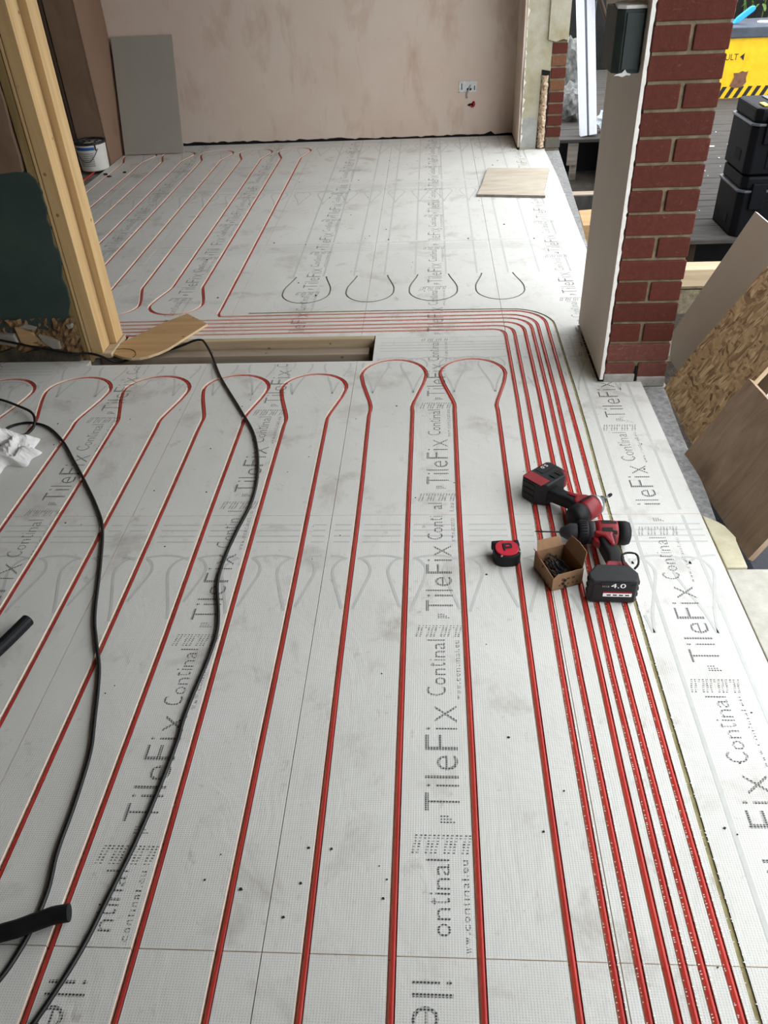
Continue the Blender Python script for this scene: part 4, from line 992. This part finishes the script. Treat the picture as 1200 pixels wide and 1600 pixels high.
# site chest
ch = empty('site_chest', (2.35, 8.40, -.099))
MB().box(0, 1.25, 0, .62, 0, .49).build('body', 'chest_yellow', ch, .008)
MB().box(-.01, 1.26, -.02, .64, .49, .575).build('lid', 'chest_dark', ch, .010)
MB().box(.0, 1.25, -.003, .0, .0, .10).build('hazard_band', 'chest_yellow', ch)
for k in range(16):
    x = .02+k*.078; MB().prism([(x, .004), (x+.038, .004), (x+.088, .098), (x+.050, .098)], -.0055, -.0035, 'xz').build('hazard_stripe', 'ink_black', ch)
v_, f_ = text_fit('VAULT', lambda p_, q_: (.268+.20*p_, -.0012, .315+.050*q_)); MB().add(v_, f_).build('chest_lettering', 'ink_black', ch)
MB().prism([(.485, .34), (.52, .312), (.52, .368)], -.003, -.0008, 'xz').build('arrow_mark', 'ink_black', ch)
MB().prism([(.44, .10), (.47, .18), (.455, .21), (.50, .21), (.53, .225), (.56, .215), (.585, .222), (.575, .17), (.585, .13), (.55, .09), (.49, .085)], -.007, -.0055, 'xz').build('scraped_patch', 'rust_brown', ch)
MB().lathe([(.06, .5752), (.06, .582), (.05, .584)], c=(.74, .30, 0), seg=24).build('lid_disc', 'ink_white', ch)
tag(ch, 'yellow site storage chest with dark lid and hazard stripes', 'chest')
o = MB().prism([(0, 0), (.035, .05), (.14, .13), (.175, .135), (.185, .11), (.17, .09), (.06, .01), (.02, -.005)], -.02, .02, 'xz').build('blue_handle', 'blue_plastic', None, .008); o.location = (2.775, 8.62, .481); tag(o, 'bright blue plastic handle lying on the chest lid', 'handle')
o = box('timber_offcut', 1.86, 2.02, 6.85, 6.95, -.0985, -.03, 'pine_grey_x', None, .003); tag(o, 'small weathered timber offcut on the decking beside the pier', 'offcut')
o = MB().tube([(1.72, 6.56, -.094), (2.15, 6.54, -.094)], .005, 8).build('white_rod', 'ink_white'); tag(o, 'thin white rod lying across the decking', 'rod')
# debris flakes on the deck
m = MB()
for k in range(60):
    x, y, r_ = random.uniform(1.45, 2.3), random.uniform(4.92, 8.2), random.uniform(.003, .010)
    q = [(x+r_*math.cos(i*1.57+k)*random.uniform(.5, 1.2), y+r_*math.sin(i*1.57+k)) for i in range(4)]; m.prism(q, -.0985, -.0955)
tag(m.build('plaster_crumbs', 'dusty_white'), 'white plaster crumbs scattered over the decking', 'debris', kind='stuff')
# white frame profile, bags and bits seen through the gap
fr_ = empty('window_frame_profile', (1.285, 7.045, -.0895)); fr_.rotation_euler = (0, -.135, 0)
MB().box(-.066, -.012, -.03, .03, 0, 2.1).build('profile', 'frame_white', fr_, .004); MB().box(.004, .066, -.03, .03, 0, 2.1).build('profile', 'frame_white', fr_, .004); MB().box(-.012, .004, -.016, .03, 0, 2.1).build('groove_strip', 'strip_grey', fr_)
tag(fr_, 'white plastic window frame profile standing on the decking', 'frame profile')
def lump(name, mat, c_, s_, seed, label, cat):
    random.seed(seed); bm = bmesh.new(); bmesh.ops.create_icosphere(bm, subdivisions=3, radius=1)
    for v_ in bm.verts:
        n_ = v_.co.copy(); q = 1+.16*math.sin(n_.x*5+seed)*math.sin(n_.y*6+1)+.10*math.sin(n_.z*11+n_.x*9)+random.uniform(-.05, .05)
        v_.co = Vector((n_.x*q*s_[0], n_.y*q*s_[1], max(-s_[2], n_.z*q*s_[2])))
    me = bpy.data.meshes.new(name); bm.to_mesh(me); bm.free(); o = link(name, me, mat); o.location = (c_[0], c_[1], c_[2]+s_[2]); return tag(o, label, cat)
lump('plastic_bag', 'bag_clear', (1.46, 7.16, -.099), (.09, .09, .09), 1, 'clear plastic bag on the decking beside the white profile', 'bag')
lump('rubble_sack', 'bag_grey', (1.22, 7.65, -.099), (.12, .12, .15), 2, 'pale rubble sack behind the white profile, partly in shadow', 'sack')
lump('rubble_sack', 'bag_grey', (1.22, 7.95, -.099), (.13, .13, .30), 5, 'taller pale sack at the back behind the white profile', 'sack')
o = MB().tube([(1.25, 8.1, -.09), (1.17, 8.1, .85)], .02, 10).build('yellow_pole', 'yellow_plastic'); tag(o, 'yellow plastic tube standing behind the white profile', 'tube')
o = MB().tube([(1.02, 6.94, 1.35), (1.36, 6.98, .62)], .016, 8).build('dark_brace', 'dark_timber_and_shade_z'); tag(o, 'dark diagonal brace crossing in front of the white profile', 'brace')
m = MB(); m.tube([(1.50+.05*math.cos(k*.5)*(1-k*.004), 7.0+.03*math.sin(k*.5), -.094+.0009*k) for k in range(44)], .004, 6); o = m.build('wire_coil', 'cable_black', smooth=True); tag(o, 'dark coil of wire beside the clear plastic bag', 'wire')
# garden boundary
fn = empty('garden_fence', (3.5, 10.75, -.42))
for k in range(52): MB().box(-3.4+k*.15, -3.4+k*.15+.146, 0, .02, 0, 2.1).build('fence_board', 'fence_dark', fn)
tag(fn, 'dark garden fence behind the decking', 'fence')
sh = empty('shrub', (3.55, 10.66, -.42)); random.seed(21)
for s_ in range(6):
    x0 = random.uniform(-.3, .3); tp_ = (x0+random.uniform(-.25, .1), random.uniform(-.1, .0), random.uniform(1.3, 1.6))
    MB().tube(catmull([(x0, 0, 0), (x0*.8, -.05, .6), tp_], .1), .006, 6).build('stem', 'leaf_green', sh)
lm = MB().add([(0, 0, 0), (.03, -.022, .008), (.075, -.014, .0), (.10, 0, -.012), (.075, .014, .0), (.03, .022, .008), (.05, 0, -.004)], [(0, 1, 6), (1, 2, 6), (2, 3, 6), (3, 4, 6), (4, 5, 6), (5, 0, 6)]).mesh('leaf'); lm.materials.append(MATS['leaf_green'])
for k in range(110):
    o = bpy.data.objects.new('leaf', lm); C.objects.link(o); o.parent = sh
    o.location = (random.uniform(-.45, .6), random.uniform(-.30, .04), random.uniform(.62, 1.75)); o.rotation_euler = (random.uniform(-1, 1), random.uniform(-.6, 1.2), random.uniform(0, 6.28)); s_ = random.uniform(.6, 1.3); o.scale = (s_, s_, s_)
tag(sh, 'leafy green shrub hanging over the site chest', 'shrub')
